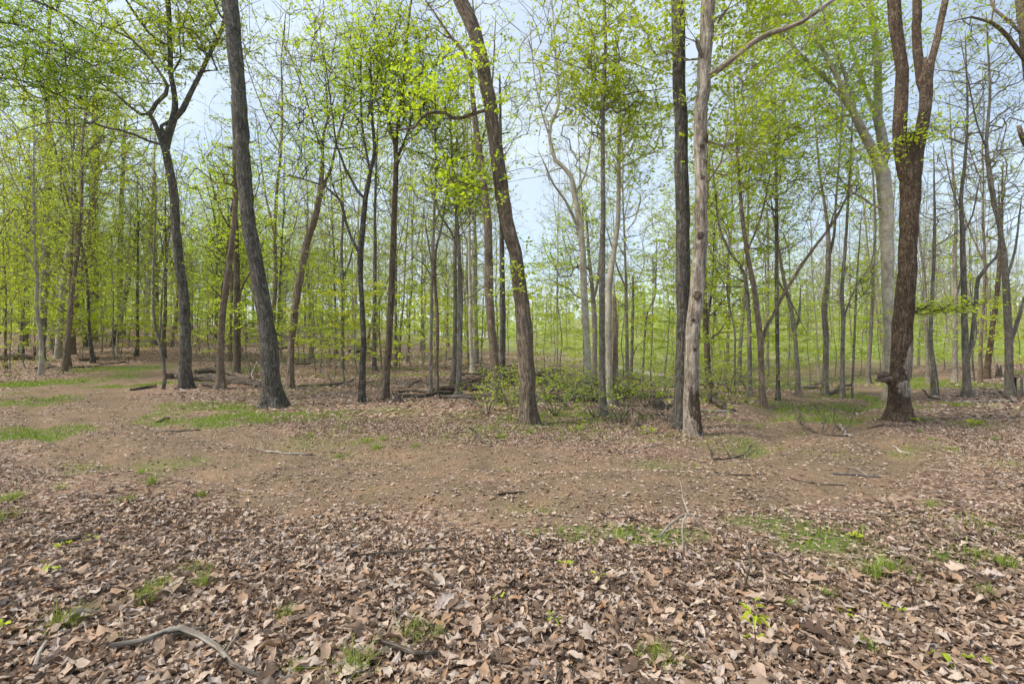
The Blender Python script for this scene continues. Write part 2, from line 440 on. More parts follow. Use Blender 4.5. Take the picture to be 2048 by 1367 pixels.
def ground_mat():
    m, nt, N, L = new_mat('forest_floor')
    out = N.new('ShaderNodeOutputMaterial'); b = N.new('ShaderNodeBsdfPrincipled')
    b.inputs['Roughness'].default_value = 0.95; b.inputs['Specular IOR Level'].default_value = 0.1
    geo = N.new('ShaderNodeNewGeometry')
    def attr(n_):
        a = N.new('ShaderNodeAttribute'); a.attribute_name = n_; return a.outputs['Fac']
    pth, grs, fld = attr('trail'), attr('green'), attr('field')
    wn_ = node(nt, 'ShaderNodeTexNoise', Scale=9.0, Detail=3.0)
    L.new(geo.outputs['Position'], wn_.inputs['Vector'])
    vm = N.new('ShaderNodeVectorMath'); vm.operation = 'MULTIPLY_ADD'
    L.new(wn_.outputs['Color'], vm.inputs[0]); vm.inputs[1].default_value = (0.12, 0.12, 0.12)
    L.new(geo.outputs['Position'], vm.inputs[2])
    v = node(nt, "ShaderNodeTexVoronoi", Scale=26.0); L.new(vm.outputs[0], v.inputs['Vector'])
    sep = N.new('ShaderNodeSeparateColor'); L.new(v.outputs['Color'], sep.inputs[0])
    leafc = ramp(nt, sep.outputs[0], [(0.0, (0.075, 0.048, 0.035)), (0.25, (0.15, 0.10, 0.073)), (0.5, (0.24, 0.165, 0.12)), (0.75, (0.34, 0.235, 0.172)), (1.0, (0.45, 0.35, 0.265))])
    big = node(nt, 'ShaderNodeTexNoise', Scale=0.9, Detail=5.0, Roughness=0.65); L.new(geo.outputs['Position'], big.inputs['Vector'])
    leafc = mix(nt, 0.7, leafc, ramp(nt, big.outputs['Fac'], [(0.3, (0.65, 0.62, 0.6)), (0.7, (1.15, 1.1, 1.08))]), 'MULTIPLY')
    fine = node(nt, 'ShaderNodeTexNoise', Scale=55.0, Detail=5.0, Roughness=0.75); L.new(geo.outputs['Position'], fine.inputs['Vector'])
    soil = ramp(nt, fine.outputs['Fac'], [(0.28, (0.10, 0.072, 0.05)), (0.5, (0.225, 0.165, 0.113)), (0.72, (0.36, 0.275, 0.195))])
    mid = node(nt, 'ShaderNodeTexNoise', Scale=1.7, Detail=6.0, Roughness=0.7); L.new(geo.outputs['Position'], mid.inputs['Vector'])
    soil = mix(nt, 0.8, soil, ramp(nt, mid.outputs['Fac'], [(0.32, (0.42, 0.40, 0.40)), (0.5, (0.86, 0.83, 0.80)), (0.68, (1.22, 1.06, 0.92))]), 'MULTIPLY')
    mossn = node(nt, 'ShaderNodeTexNoise', Scale=2.6, Detail=7.0, Roughness=0.75); L.new(vm.outputs[0], mossn.inputs['Vector'])
    soil = mix(nt, ramp(nt, mossn.outputs['Fac'], [(0.52, 0.0), (0.66, 0.55)]), soil, (0.105, 0.105, 0.045))
    v2 = node(nt, 'ShaderNodeTexVoronoi', Scale=70.0); L.new(vm.outputs[0], v2.inputs['Vector'])
    sep2 = N.new('ShaderNodeSeparateColor'); L.new(v2.outputs['Color'], sep2.inputs[0])
    soil = mix(nt, ramp(nt, sep2.outputs[1], [(0.72, 0.0), (0.8, 0.65)]), soil, leafc)
    col = mix(nt, pth, leafc, soil)
    gcol = ramp(nt, fine.outputs['Fac'], [(0.3, (0.06, 0.095, 0.02)), (0.7, (0.17, 0.235, 0.05))])
    gfac = mth(nt, 'MULTIPLY', grs, ramp(nt, mid.outputs['Fac'], [(0.3, 0.5), (0.6, 1.0)]))
    col = mix(nt, gfac, col, gcol)
    fcol = ramp(nt, big.outputs['Fac'], [(0.3, (0.16, 0.19, 0.055)), (0.7, (0.30, 0.31, 0.12))])
    col = mix(nt, fld, col, fcol)
    L.new(col, b.inputs['Base Color'])
    bp = node(nt, 'ShaderNodeBump', Strength=0.7, Distance=0.02)
    L.new(mth(nt, 'ADD', mth(nt, 'MULTIPLY', fine.outputs['Fac'], 0.6), mth(nt, 'MULTIPLY', v.outputs['Distance'], 0.8)), bp.inputs['Height'])
    L.new(bp.outputs[0], b.inputs['Normal'])
    L.new(b.outputs[0], out.inputs['Surface'])
    return m

# ------------------------------------------------------------------ ground sheet
def make_ground():
    u = np.linspace(-1, 1, 350)
    xs = np.sinh(u * 5.2) / math.sinh(5.2) * 420
    v = np.linspace(0, 1, 400)
    ys = -6 + np.where(v < 0.62, v / 0.62 * 22, 22 + (np.exp((v - 0.62) / 0.38 * 4.2) - 1) / (math.exp(4.2) - 1) * 560)
    X, Y = np.meshgrid(xs, ys)
    Z = h(X, Y)
    nx, ny = len(xs), len(ys)
    i = np.arange(nx - 1)[None]; j = (np.arange(ny - 1) * nx)[:, None]
    F = np.stack([j + i, j + i + 1, j + i + 1 + nx, j + i + nx], -1).reshape(-1, 4)
    V = np.stack([X, Y, Z], -1).reshape(-1, 3)
    x, y = X.ravel(), Y.ravel()
    field = np.maximum(ss(48, 75, y) * ss(-30, 25, x + 0.25 * y), .85 * ss(26, 44, y + 6 * (vnoise(x, y, 7, 61) - .5)) * ss(-.02, .2, x / np.maximum(y, 1) + .08 * (vnoise(x, y, 5, 62) - .5)))
    me = build_mesh('ground', V, F, {'trail': ('FLOAT', path_mask(x, y)), 'green': ('FLOAT', grass_mask(x, y)), 'field': ('FLOAT', field)}, True, ground_mat())
    return tag(link('ground', me), 'leaf covered woodland floor with a bare earth trail curving across it', 'ground', kind='structure')
GROUND = make_ground()

# creek: a strip of still water lying in the dip
def make_creek():
    m, nt, N, L = new_mat('creek_water')
    out = N.new('ShaderNodeOutputMaterial'); b = N.new('ShaderNodeBsdfPrincipled')
    b.inputs['Base Color'].default_value = (0.06, 0.06, 0.045, 1); b.inputs['Roughness'].default_value = 0.06
    nz = node(nt, 'ShaderNodeTexNoise', Scale=6.0, Detail=2.0); bp = node(nt, 'ShaderNodeBump', Strength=0.1, Distance=0.02)
    L.new(nz.outputs['Fac'], bp.inputs['Height']); L.new(bp.outputs[0], b.inputs['Normal']); L.new(b.outputs[0], out.inputs['Surface'])
    n = 40
    xs = np.linspace(5.5, 19, n); yc = 26.0 + 0.2 * (xs - 6) + np.sin(xs * 0.7) * 0.9
    wd = 0.55 + 0.3 * np.sin(xs * 1.3) ** 2
    z = np.minimum.accumulate(h(xs, yc)) * 0 + h(xs, yc).mean() + 0.10
    V = np.vstack([np.stack([xs, yc - wd, z], -1), np.stack([xs, yc + wd, z], -1)])
    i = np.arange(n - 1)
    F = np.stack([i, i + 1, i + 1 + n, i + n], -1)
    tag(link('creek_water', build_mesh('creek_water', V, F, None, True, m)), 'narrow still creek glinting in the dip beyond the green shrubs', 'creek', kind='structure')
make_creek()

def make_far_path():
    m, nt, N, L = new_mat('pale_gravel'); out = N.new('ShaderNodeOutputMaterial'); b = N.new('ShaderNodeBsdfPrincipled'); b.inputs['Roughness'].default_value = .95
    n = node(nt, 'ShaderNodeTexNoise', Scale=7.0, Detail=6.0)
    L.new(ramp(nt, n.outputs['Fac'], [(.3, (.30, .26, .21)), (.7, (.50, .46, .40))]), b.inputs['Base Color']); L.new(b.outputs[0], out.inputs['Surface'])
    P = catmull(np.array([unproj(*p) for p in ((1205, 729), (1250, 738), (1300, 747), (1350, 756), (1410, 766))]), .5)
    d = norm(np.gradient(P, axis=0)); sd = np.stack([-d[:, 1], d[:, 0]], -1); rows = []
    for k in (-1, -.5, 0, .5, 1):
        q = P[:, :2] + sd * k * .55 * (1 + .2 * np.sin(np.arange(len(P)) * .9))[:, None]
        rows.append(np.column_stack([q, h(q[:, 0], q[:, 1]) + .03]))
    n_ = len(P); V = np.vstack(rows); i = np.arange(n_ - 1)
    F = np.vstack([np.stack([i, i + 1, i + 1 + n_, i + n_], -1) + k * n_ for k in range(4)])
    tag(link('path', build_mesh('path', V, F, None, True, m)), 'pale gravel path in the clearing beyond the creek', 'path', kind='structure')
make_far_path()

# ------------------------------------------------------------------ tree machinery
def grow(SP, SR, A, r, up=0.9, seg=0.45, wig=0.10, tip=0.005, cap=0.6):
    """connect every attraction point to the nearest fitting node; returns tubes to draw and the tips' directions"""
    n0 = len(SP); N = n0 + len(A) * 12
    pos = np.zeros((N, 3)); par = np.full(N, -1); pos[:n0] = SP
    cnt = n0
    d0 = np.array([np.linalg.norm(SP - a, axis=1).min() for a in A])
    tipid = []
    for a in A[np.argsort(d0)]:
        d = a - pos[:cnt]; L = np.sqrt((d * d).sum(1)) + 1e-6
        cost = L * (1 + up * np.clip(0.35 - d[:, 2] / L, 0, 1.3))
        cost[:n0] *= 1.12
        i = int(np.argmin(cost)); dist = L[i]
        k = int(np.clip(math.ceil(dist / seg), 1, 12))
        t = (np.arange(1, k + 1) / k)[:, None]
        P0 = pos[i]
        prev = norm((P0 - pos[par[i]])[None])[0] if par[i] >= 0 else norm(d[i][None])[0]
        bend = prev * dist * 0.35
        Q = P0 + d[i] * t + bend * (t * (1 - t)) + r.normal(0, wig * dist / max(k, 1) ** 0.5, (k, 3)) * np.sin(t * math.pi * 0.9) * 0.5
        Q[-1] = a
        pos[cnt:cnt + k] = Q
        par[cnt] = i
        if k > 1: par[cnt + 1:cnt + k] = np.arange(cnt, cnt + k - 1)
        cnt += k; tipid.append(cnt - 1)
    pos, par = pos[:cnt], par[:cnt]
    acc = np.zeros(cnt); acc[tipid] = 1
    main = np.full(cnt, -1)
    for i in range(cnt - 1, n0 - 1, -1):
        p = par[i]
        acc[i] = max(acc[i], 1)
        if p >= n0:
            if main[p] < 0 or acc[i] > acc[main[p]]: main[p] = i
            acc[p] += acc[i]
    rad = tip * acc ** (1 / 2.3)
    chains = []
    for i in range(n0, cnt):
        p = par[i]
        if p < n0 or main[p] != i:
            ids = [i]; j = i
            while main[j] >= 0: j = main[j]; ids.append(j)
            R = rad[ids]
            r0 = R[0] * 1.15
            if p < n0: R = np.minimum(R, SR[p] * cap); r0 = min(r0, SR[p] * cap)
            else: r0 = min(r0, rad[p])
            chains.append((np.vstack([pos[p][None], pos[ids]]), np.concatenate([[r0], R])))
    tips = np.array(tipid)
    tdir = norm(pos[tips] - pos[par[tips]])
    return chains, pos[tips], tdir

def leaf_cloud(tips, tdir, r, per, size, flat, spread, tw_r, droop=0.25, subs=4):
    """twiglets at the branch tips and folded kite leaves along them"""
    n = len(tips)
    base = np.repeat(tips, subs, 0)
    d = np.repeat(tdir, subs, 0) + r.normal(0, 0.75, (n * subs, 3))
    d[:, 2] *= flat
    d = norm(d)
    ln = spread * r.uniform(0.45, 1.15, (n * subs, 1))
    end = base + d * ln
    midp = base + d * ln * 0.5 + r.normal(0, 0.05, (n * subs, 3)) * ln
    # twig strips: three sided, three rings
    side = norm(np.cross(d, r.normal(0, 1, d.shape))); up = np.cross(d, side)
    rings = []
    for q, f in ((base, 1.0), (end, 0.5)):
        for th in (0, 2.094, 4.189):
            rings.append(q + (math.cos(th) * side + math.sin(th) * up) * tw_r * f)
    TV = np.stack(rings, 1).reshape(-1, 3)
    o = (np.arange(n * subs) * 6)[:, None, None]
    f = np.array([[a, (a + 1) % 3, 3 + (a + 1) % 3, 3 + a] for a in range(3)])
    TF = (f[None] + o).reshape(-1, 4)
    if per <= 0: return TV, TF, None, None, None
    m = n * subs; kk = max(1, int(round(per / subs)))
    t = 1.05 - 0.75 * r.uniform(0, 1, (m, kk, 1)) ** 1.5
    P = (base[:, None] + (d * ln)[:, None] * t + r.normal(0, 0.055, (m, kk, 3)) * spread).reshape(-1, 3)
    K = len(P)
    az = r.uniform(0, 2 * math.pi, K)
    ld = np.stack([np.cos(az), np.sin(az), -droop + r.normal(0, 0.35, K)], -1); ld = norm(ld)
    nz = np.stack([r.normal(0, 0.8, K), r.normal(0, 0.8, K), np.ones(K)], -1)
    sd = norm(np.cross(ld, nz)); nn = np.cross(sd, ld)
    sz = (size * r.uniform(0.45, 1.5, K))[:, None]
    V0 = P; V1 = P + ld * sz * 0.45 + sd * sz * 0.36 + nn * sz * 0.10
    V2 = P + ld * sz; V3 = P + ld * sz * 0.45 - sd * sz * 0.36 + nn * sz * 0.10
    V = np.stack([V0, V1, V2, V3], 1).reshape(-1, 3)
    o = (np.arange(K) * 4)[:, None]
    F = np.concatenate([np.array([[0, 1, 2]]) + o, np.array([[0, 2, 3]]) + o], 0)
    clump = np.repeat(r.uniform(0, 1, n), subs * kk)
    tint = np.clip(0.55 * clump + 0.45 * r.uniform(0, 1, K), 0, 1)
    return TV, TF, V, F, np.repeat(tint, 4)

TRIS = [0]
def make_tree(name, label, bark, leaf, stems, crowns, D, base, r, cat='tree', group=None, per=14, lsize=None, spread=None, flat=0.8, up=0.9,
              broken=False, sides=14, seedn=0, twig_bark=None, tip=None, lobes=None, no_ext=False):
    """stems: list of (n,4) arrays x,y,z,radius in world space, the first the trunk; crowns: list of (centre, radii, n)"""
    root = link(name, None, None, tuple(base))
    root.empty_display_size = 0.3
    tag(root, label, cat, group)
    base = np.asarray(base, float)
    SP, SR = [], []
    lsize = 0.88 * (lsize or float(np.clip(0.0050 * D, 0.055, 0.14)))
    if per >= 8: per = int(per * 1.5); crowns = [(c_, q_, int(n_ * 1.2)) for c_, q_, n_ in crowns]
    spread = spread or lsize * 6.0
    tip = tip or max(0.0035, 0.00042 * D)
    for i, st in enumerate(stems):
        st = np.array(st, float); st[:, :3] -= base
        if i > 0:                                            # root the limb inside what carries it, so that it swells out gradually
            PP, PR = np.vstack(SP), np.concatenate(SR); r0 = st[0, 3]
            j = int(np.argmin(np.linalg.norm(PP - st[0, :3], axis=1)))
            dist = np.linalg.norm(PP - PP[j], axis=1) + 10.0 * (PP[:, 2] > PP[j, 2])
            q = int(np.argmin(np.abs(dist - 2.6 * r0)))
            if PR[j] > 1.6 * r0: q = j                         # a thin side branch simply starts at the axis
            q0 = np.array([*PP[q], min(0.6 * r0, 0.8 * PR[q])])
            st[0, :3] = 0.75 * st[0, :3] + 0.25 * PP[j]; st[0, 3] = min(st[0, 3], 0.97 * PR[j])
            st = np.vstack([q0[None], st])
        Q = catmull(st, 0.22 if i == 0 else 0.3)
        P, R = Q[:, :3].copy(), np.maximum(Q[:, 3], 0.004)
        k = np.arange(len(P))[:, None]
        P[1:-1] += (r.normal(0, 1, (len(P), 3)) * R[:, None] * 0.06)[1:-1]
        t = Tubes()
        t.add(P, R, sides if i == 0 else max(6, sides - 4), lobes if i == 0 else None, close=True, lump=0.055, seed=seedn + i * 3)
        o = link('trunk' if i == 0 else 'limb', t.mesh('trunk' if i == 0 else 'limb', BARK[bark]), root)
        if i == 0: trunk_o = o
        TRIS[0] += len(t.F[0]) * 2
        SP.append(P); SR.append(R)
    if lobes is not None and D < 19 and SR[0][1] > 0.09:         # roots running out over the ground
        R0 = SR[0][1]
        for q in range(int(r.integers(4, 7))):
            az = q * 1.15 + r.uniform(-.35, .35) + lobes[3]; L_ = R0 * r.uniform(2.2, 3.6); pts = []
            for t in (0.35, 0.75, 1.05, 1.45, 1.9, 2.5, 3.1):
                dd = R0 * t * L_ / (R0 * 3.1); a2 = az + .12 * math.sin(t * 3 + q)
                X, Y = dd * math.cos(a2), dd * math.sin(a2)
                gz = float(h(base[0] + X, base[1] + Y)) - base[2]
                pts.append([X, Y, gz + R0 * (0.85 * math.exp(-1.5 * (t - .35)) - 0.13 - .03 * t), R0 * max(.06, .34 * math.exp(-.55 * t))])
            Qr = catmull(np.array(pts), 0.08); t = Tubes()
            t.add(Qr[:, :3], Qr[:, 3], 8, lump=.06, seed=seedn + q)
            link('root', t.mesh('root', BARK[bark]), trunk_o)
    SP, SR = np.vstack(SP), np.concatenate(SR)
    A = []
    for c, rad, n in crowns:
        q = np.clip(r.normal(0, 0.56, (n, 3)), -1.5, 1.5)
        A.append(np.asarray(c) - base + q * np.asarray(rad))
    if A:
        A = np.vstack(A)
        A = A[A[:, 2] > 0.35]
        ch, tips, tdir = grow(SP, SR, A, r, up=up, tip=tip, seg=max(0.25, 0.028 * D))
        tb = Tubes()
        for P, R in ch:
            tb.add(P, R, 6 if R[0] > 0.03 else (4 if R[0] > 0.012 else 3), seed=seedn)
        TV, TF, LV, LF, tint = leaf_cloud(tips, tdir, r, per, lsize, flat, spread, tip * 0.62)
        tb.V.append(TV); tb.F.append(TF + tb.n); tb.B.append(TV * 1.0); tb.n += len(TV)
        link('branches', tb.mesh('branches', BARK[twig_bark or bark]), root)['kind'] = 'stuff'
        TRIS[0] += sum(len(f) for f in tb.F) * 2
        if LV is not None:
            link('crown', build_mesh('crown', LV, LF, {'tint': ('FLOAT', tint)}, False, LEAF[leaf]), root)['kind'] = 'stuff'
            TRIS[0] += len(LF)
    return root

def copy_tree(o, parent=None):
    c = o.copy(); COL.objects.link(c); c.parent = parent
    for ch in o.children:
        copy_tree(ch, c)
    return c

def stem_px(txt, D, r, dy0=0.0, drift=0.0):
    """'x,y,w x,y,w ...' in photo pixels at depth D (+ a drift in depth along the stem) -> world stem"""
    pts = [tuple(float(v) for v in q.split(',')) for q in txt.split()]
    out = []
    n = len(pts)
    for i, p in enumerate(pts):
        d = D + dy0 + drift * (i / max(n - 1, 1))
        w = at(p[0], p[1], d)
        out.append([*w, p[2] * d / FPX / 2 / math.hypot(1, (p[0] - CX) / FPX)])     # a round stem looks wider towards the frame's sides
    return np.array(out)

HERO = {}
SPOTS = []      # trunk positions already taken
def photo_tree(name, label, bark, leaf, trunk, limbs=(), crowns=(), D=None, ext=5.0, flare=0.5, per=14, seed=0, group=None, **kw):
    r = np.random.default_rng(1000 + seed)
    pts = [tuple(float(v) for v in q.split(',')) for q in trunk.split()]
    if D is None:
        b = unproj(pts[0][0], pts[0][1], h); D = b[1]
    st = stem_px(trunk, D, r, drift=kw.pop('drift', r.uniform(-0.4, 0.4)))
    base = np.array([st[0, 0], st[0, 1], float(h(st[0, 0], st[0, 1]))])
    foot = st[0].copy(); foot[2] = base[2] - 0.22
    st[0, 2] = base[2]
    st = np.vstack([foot[None], st])
    if ext and pts[-1][1] < 40:                          # the stem goes on above the frame
        d = norm((st[-1, :3] - st[-2, :3])[None])[0]
        e = st[-1].copy(); e[:3] += d * ext * 0.5; e[3] *= 0.75
        f = e.copy(); f[:3] += (d + np.array([r.normal(0, .15), r.normal(0, .15), 0.1])) * ext * 0.5; f[3] *= 0.5
        st = np.vstack([st, e[None], f[None]])
    elif not kw.get('broken'):
        e = st[-1].copy(); d = norm((st[-1, :3] - st[-2, :3])[None])[0]
        st[-1, 3] *= 0.9; e[:3] += d * 0.8; e[3] *= 0.35
        st = np.vstack([st, e[None]])
    stems = [st]
    for lt in limbs:
        if isinstance(lt, str): lt = (lt, 0.0)
        s0 = [float(v) for v in lt[0].split()[0].split(',')]
        nd = np.vstack([catmull(s_, .15) for s_ in stems])
        ppx = np.stack([CX + nd[:, 0] / nd[:, 1] * FPX, CY - (nd[:, 2] - CAM_Z) / nd[:, 1] * FPX], -1)
        dep = nd[int(np.argmin(np.hypot(ppx[:, 0] - s0[0], ppx[:, 1] - s0[1]))), 1]
        q = stem_px(lt[0], D, r, dy0=dep - D, drift=lt[1])
        lp = [float(v) for v in lt[0].split()[-1].split(',')]
        if lp[1] < 40:
            d = norm((q[-1, :3] - q[-2, :3])[None])[0]; e = q[-1].copy(); e[:3] += d * 2.5; e[3] *= 0.5; q = np.vstack([q, e[None]])
        elif lp[2] > 1.5 and len(lt) < 3:
            d = norm((q[-1, :3] - q[-2, :3])[None])[0]; e = q[-1].copy(); e[:3] += d * 0.5; e[3] *= 0.3; q = np.vstack([q, e[None]])
        stems.append(q)
    cr = []
    for c in crowns:
        cx, cy, rx, ry, n = c[:5]
        dd = c[5] if len(c) > 5 else 0.0
        cr.append((at(cx, cy, D + dd), (rx * D / FPX, max(0.5, 0.8 * (rx + ry) / 2 * D / FPX), ry * D / FPX), n))
    SPOTS.append((base[0], base[1]))
    kw.setdefault('sides', 22 if D < 18 else 12)
    HERO[seed] = make_tree(name, label, bark, leaf, stems, cr, D, base, r, group=group, per=per, seedn=seed * 7,
                     lobes=(int(r.integers(4, 7)), flare, 0.22, r.uniform(0, 6)) if flare else None, **kw)
    return HERO[seed]

# ------------------------------------------------------------------ the trees one can point at, left to right
PT = photo_tree
# overhanging tree standing just outside the left edge
PT('maple_tree', 'tree past the left edge whose dense green boughs hang into the upper left corner', 'dark', 'deep',
   '-150,800,34 -150,600,26 -140,350,24 -120,100,20 -110,-80,16',
   ['-128,200,12 -60,60,9 40,50,6 120,95,4 200,150,2.5', '-120,60,9 -40,-20,7 90,10,5 190,70,3', '-135,300,9 -50,170,6 60,165,4 160,215,2.5'],
   [(70, 90, 190, 110, 330), (-60, 60, 150, 130, 120), (140, 160, 110, 60, 120), (60, -80, 200, 90, 110)], per=16, seed=1, flat=0.5)
PT('oak_tree', 'straight brown trunk beside the end of the long mossy log, far left', 'grey', 'lime',
   '82,722,20 85,650,17 90,560,17 94,420,15 98,300,12 95,170,9 100,20,7', ['96,300,7 130,260,5 128,180,4', '93,400,5 55,330,4 30,260,3'],
   [(95, 150, 120, 140, 160), (60, 330, 90, 80, 60)], seed=2, per=16)
PT('beech_tree', 'pale grey twin-stemmed beech leaning right beside the straight brown trunk', 'beech', 'lime',
   '116,716,18 120,660,14 124,591,13 134,520,12 146,440,12 160,380,10 172,300,8', ['124,600,9 140,560,9 148,500,9 152,440,8 150,360,6 160,260,4'],
   [(170, 300, 110, 110, 130), (120, 560, 90, 45, 70), (160, 640, 80, 25, 60)], seed=3, per=20, flat=0.45)
PT('oak_tree', 'mossy brown trunk rising behind the pale twin-stemmed beech', 'brown', 'lime',
   '145,709,17 145,642,14 156,590,14 165,541,15 178,467,13 190,380,11 198,280,9', [], [(195, 300, 80, 120, 100)], seed=4)
PT('oak_tree', 'thickest dark trunk deep in the wood behind the mossy brown trunk', 'dark', 'lime',
   '184,683,26 188,640,21 189,575,20 188,440,19 187,330,16 190,200,12', ['188,350,8 220,290,6 240,200,4'], [(190, 260, 110, 120, 140)], seed=5)
PT('maple_tree', 'thin dark trunk leaning right on the leafy slope', 'dark', 'lime',
   '225,692,10 231,660,9 240,632,9 252,590,8 262,541,7 275,460,5', [], [(275, 440, 60, 60, 50)], seed=6)
PT('oak_tree', 'straight dark trunk just behind the thin leaning one on the slope', 'dark', 'yellow',
   '242,676,13 240,610,12 240,541,12 242,440,11 246,340,9 250,250,7', [], [(250, 280, 80, 110, 90)], seed=7)
PT('beech_tree', 'small pale grey bole with mossy foot on the leafy slope', 'beech', 'lime',
   '291,689,15 293,660,11 296,591,10 301,480,8 306,380,6 310,280,4', [], [(305, 380, 60, 90, 60)], seed=8)
PT('oak_tree', 'slim dark trunk with high fork behind the twisted sapling', 'dark', 'lime',
   '312,690,11 313,600,10 310,541,10 307,440,9 310,360,7', ['314,560,6 326,500,6 340,440,5 348,380,3'], [(310, 400, 70, 90, 70)], seed=9)
PT('sapling', 'twisted leaning sapling in front of the forked dark tree', 'grey', 'lime',
   '326,778,9 330,755,8 326,720,7 317,680,6 309,642,6 306,590,5 308,500,4 312,380,3 300,345,2', ['318,690,4 322,640,4 326,560,3 340,470,2'],
   [(320, 560, 60, 90, 40), (300, 370, 50, 40, 20)], seed=10, per=6, flare=0.2)
# forked dark tree
PT('walnut_tree', 'dark tree with crooked forked limbs spreading against the sky', 'dark', 'lime',
   '372,777,34 371,740,27 370,640,23 366,580,21 358,524,20 352,460,19 349,400,19 340,340,18 332,300,19',
   [('330,306,14 320,275,12 308,242,11 300,228,11 312,207,9 332,188,10 335,172,8 326,155,7 293,108,6 266,81,5 219,57,3 180,40,2', -0.8),
    ('333,304,17 337,272,17 346,239,17 351,202,13 342,151,11 340,94,11 338,34,11 335,-10,11', 0.3),
    ('346,242,12 366,219,13 380,188,11 397,155,10 424,98,9 444,57,8 456,0,8', 0.5),
    ('300,229,8 283,229,7 262,215,6 215,175,5 161,148,3 120,150,2', -0.5),
    ('326,292,7 300,283,6 269,269,6 240,260,6 215,256,5 185,245,5 145,249,4 104,244,3 60,255,2', -0.9),
    ('339,94,7 312,78,7 296,64,6 276,37,6 252,0,5', -0.4),
    ('344,144,5 362,115,4 358,70,3 372,30,2.5', 0.3),
    ('301,227,6 290,222,5 280,206,3', -0.1, 'stub')],
   [(320, 40, 130, 90, 230), (270, 120, 90, 60, 80), (400, 60, 70, 80, 90), (180, 200, 90, 50, 50), (350, -90, 160, 90, 120)], seed=11, per=16, lsize=0.085, no_ext=True)
PT('hornbeam_tree', 'slender pale brown trunk standing in front of the rotting log heap', 'tan', 'lime',
   '441,778,25 441,750,18 441,709,15 444,642,14 450,590,13 455,558,14 462,500,12 470,430,11 471,370,10 470,300,8 466,240,6', [],
   [(470, 330, 80, 80, 90)], seed=12, per=12)
PT('oak_tree', 'dark mossy trunk behind the slender pale brown one', 'brown', 'lime',
   '473,738,18 474,690,15 474,610,13 473,540,13 471,450,11 470,360,8', ['475,600,6 488,565,5 500,545,4 520,500,3', '470,470,5 440,420,4 420,350,3'],
   [(440, 400, 80, 80, 70), (510, 480, 60, 60, 40), (480, 640, 50, 25, 25)], D=21, seed=13)
PT('oak_tree', 'massive dark lichen-flecked trunk leaning left, mossy at its broad foot', 'dark', 'lime',
   '546,813,46 543,780,42 540,720,38 533,650,34 525,608,32 512,530,31 498,455,30 489,350,31 481,235,31 475,150,31 469,80,32 461,0,33',
   ['470,60,7 440,30,5 420,-20,4'], [(430, -60, 90, 60, 60)], seed=14, per=10, flare=0.75, ext=6)
PT('maple_tree', 'pale trunk with an old knot hole, leaning right beyond the massive leaning trunk', 'tan', 'lime',
   '579,777,19 581,740,15 584,675,13 588,640,16 590,618,15 600,558,14 613,490,14 630,437,13 640,387,12 645,320,8 647,269,6 657,235,5',
   [('640,385,7 652,360,7 663,336,6 673,286,5 690,219,4 690,160,3 700,80,2', 0.4), ('646,310,4 630,260,4 610,190,3 580,110,2', -0.4), ('656,240,3 650,150,3 640,60,2', 0.)],
   [(630, 160, 110, 150, 260), (690, 120, 60, 110, 90)], seed=15, per=9, lsize=0.075)
PT('ash_tree', 'mossy trunk with wide crooked lower limbs left of the dark leaning pole', 'dark', 'green',
   '724,803,15 725,740,13 727,675,11 722,575,10 721,507,12 727,437,11 731,397,10 737,365,9 741,340,8 749,303,7 744,235,6 742,150,4',
   [('721,508,8 704,480,6 692,445,6 680,400,5 650,372,4 613,360,4 560,345,2', 0.7), ('730,400,6 714,380,6 690,335,5 673,289,4 665,230,3 650,120,2', -0.4), ('740,345,5 730,290,5 722,220,4 722,120,3', 0.2)],
   [(700, 200, 110, 130, 230), (620, 330, 80, 60, 60), (750, 130, 60, 120, 90)], seed=16, per=9, lsize=0.075)
PT('ash_tree', 'dark pole of a tree leaning right with a broken stump piece at its foot', 'brown', 'lime',
   '768,798,22 772,750,16 778,675,14 783,575,13 788,440,11 793,320,10 791,296,10 798,235,7 808,151,6 811,101,5 820,20,4',
   [('791,298,6 780,250,6 768,202,5 771,151,4 790,60,3', -0.2), ('794,318,6 808,285,5 818,259,5 826,220,4 840,160,3', 0.4)],
   [(820, 130, 90, 130, 300), (770, 120, 60, 100, 80), (830, 230, 60, 40, 50)], seed=17, per=12, lsize=0.075)
PT('maple_tree', 'slim dark upright trunk with a pale foot behind the dark leaning pole', 'dark', 'lime',
   '749,741,10 749,690,8 749,608,8 750,500,7 750,440,6 752,340,5 756,240,3', [], [(750, 320, 70, 120, 90)], seed=18, per=9)
PT('ironwood_tree', 'thin mossy trunk among leafy saplings left of the wide-limbed mossy tree', 'grey', 'lime',
   '685,738,8 685,660,7 685,575,7 683,500,6 686,420,5 680,330,3', ['684,560,4 700,520,4 710,470,3'], [(690, 420, 70, 90, 60), (680, 620, 60, 40, 40)], seed=19, per=12, flat=.5)
PT('maple_sapling', 'bent pale stem leaning hard right behind the dark leaning pole', 'tan', 'lime',
   '734,690,6 745,640,5 760,600,5 774,564,4 790,520,3 810,440,2', [], [(800, 470, 50, 60, 30)], seed=20, flare=.2)
PT('hickory_tree', 'left one of two thin upright trunks at the end of the log stack', 'grey', 'lime',
   '862,791,8 862,720,6.5 863,608,6 866,520,6 868,440,5 872,340,4 870,240,3', ['864,560,3 850,530,2.5 835,520,2', '868,450,3 890,400,2.5'], [(870, 320, 60, 110, 80), (850, 540, 50, 40, 25)], seed=21, per=9)
PT('hickory_tree', 'right one of two thin upright trunks at the end of the log stack', 'tan', 'lime',
   '874,788,8 874,720,7 875,642,7 870,560,6 872,500,5 884,450,4 894,380,3', ['871,570,4 862,520,3 850,440,2.5'], [(890, 400, 60, 80, 60)], seed=22, per=9)
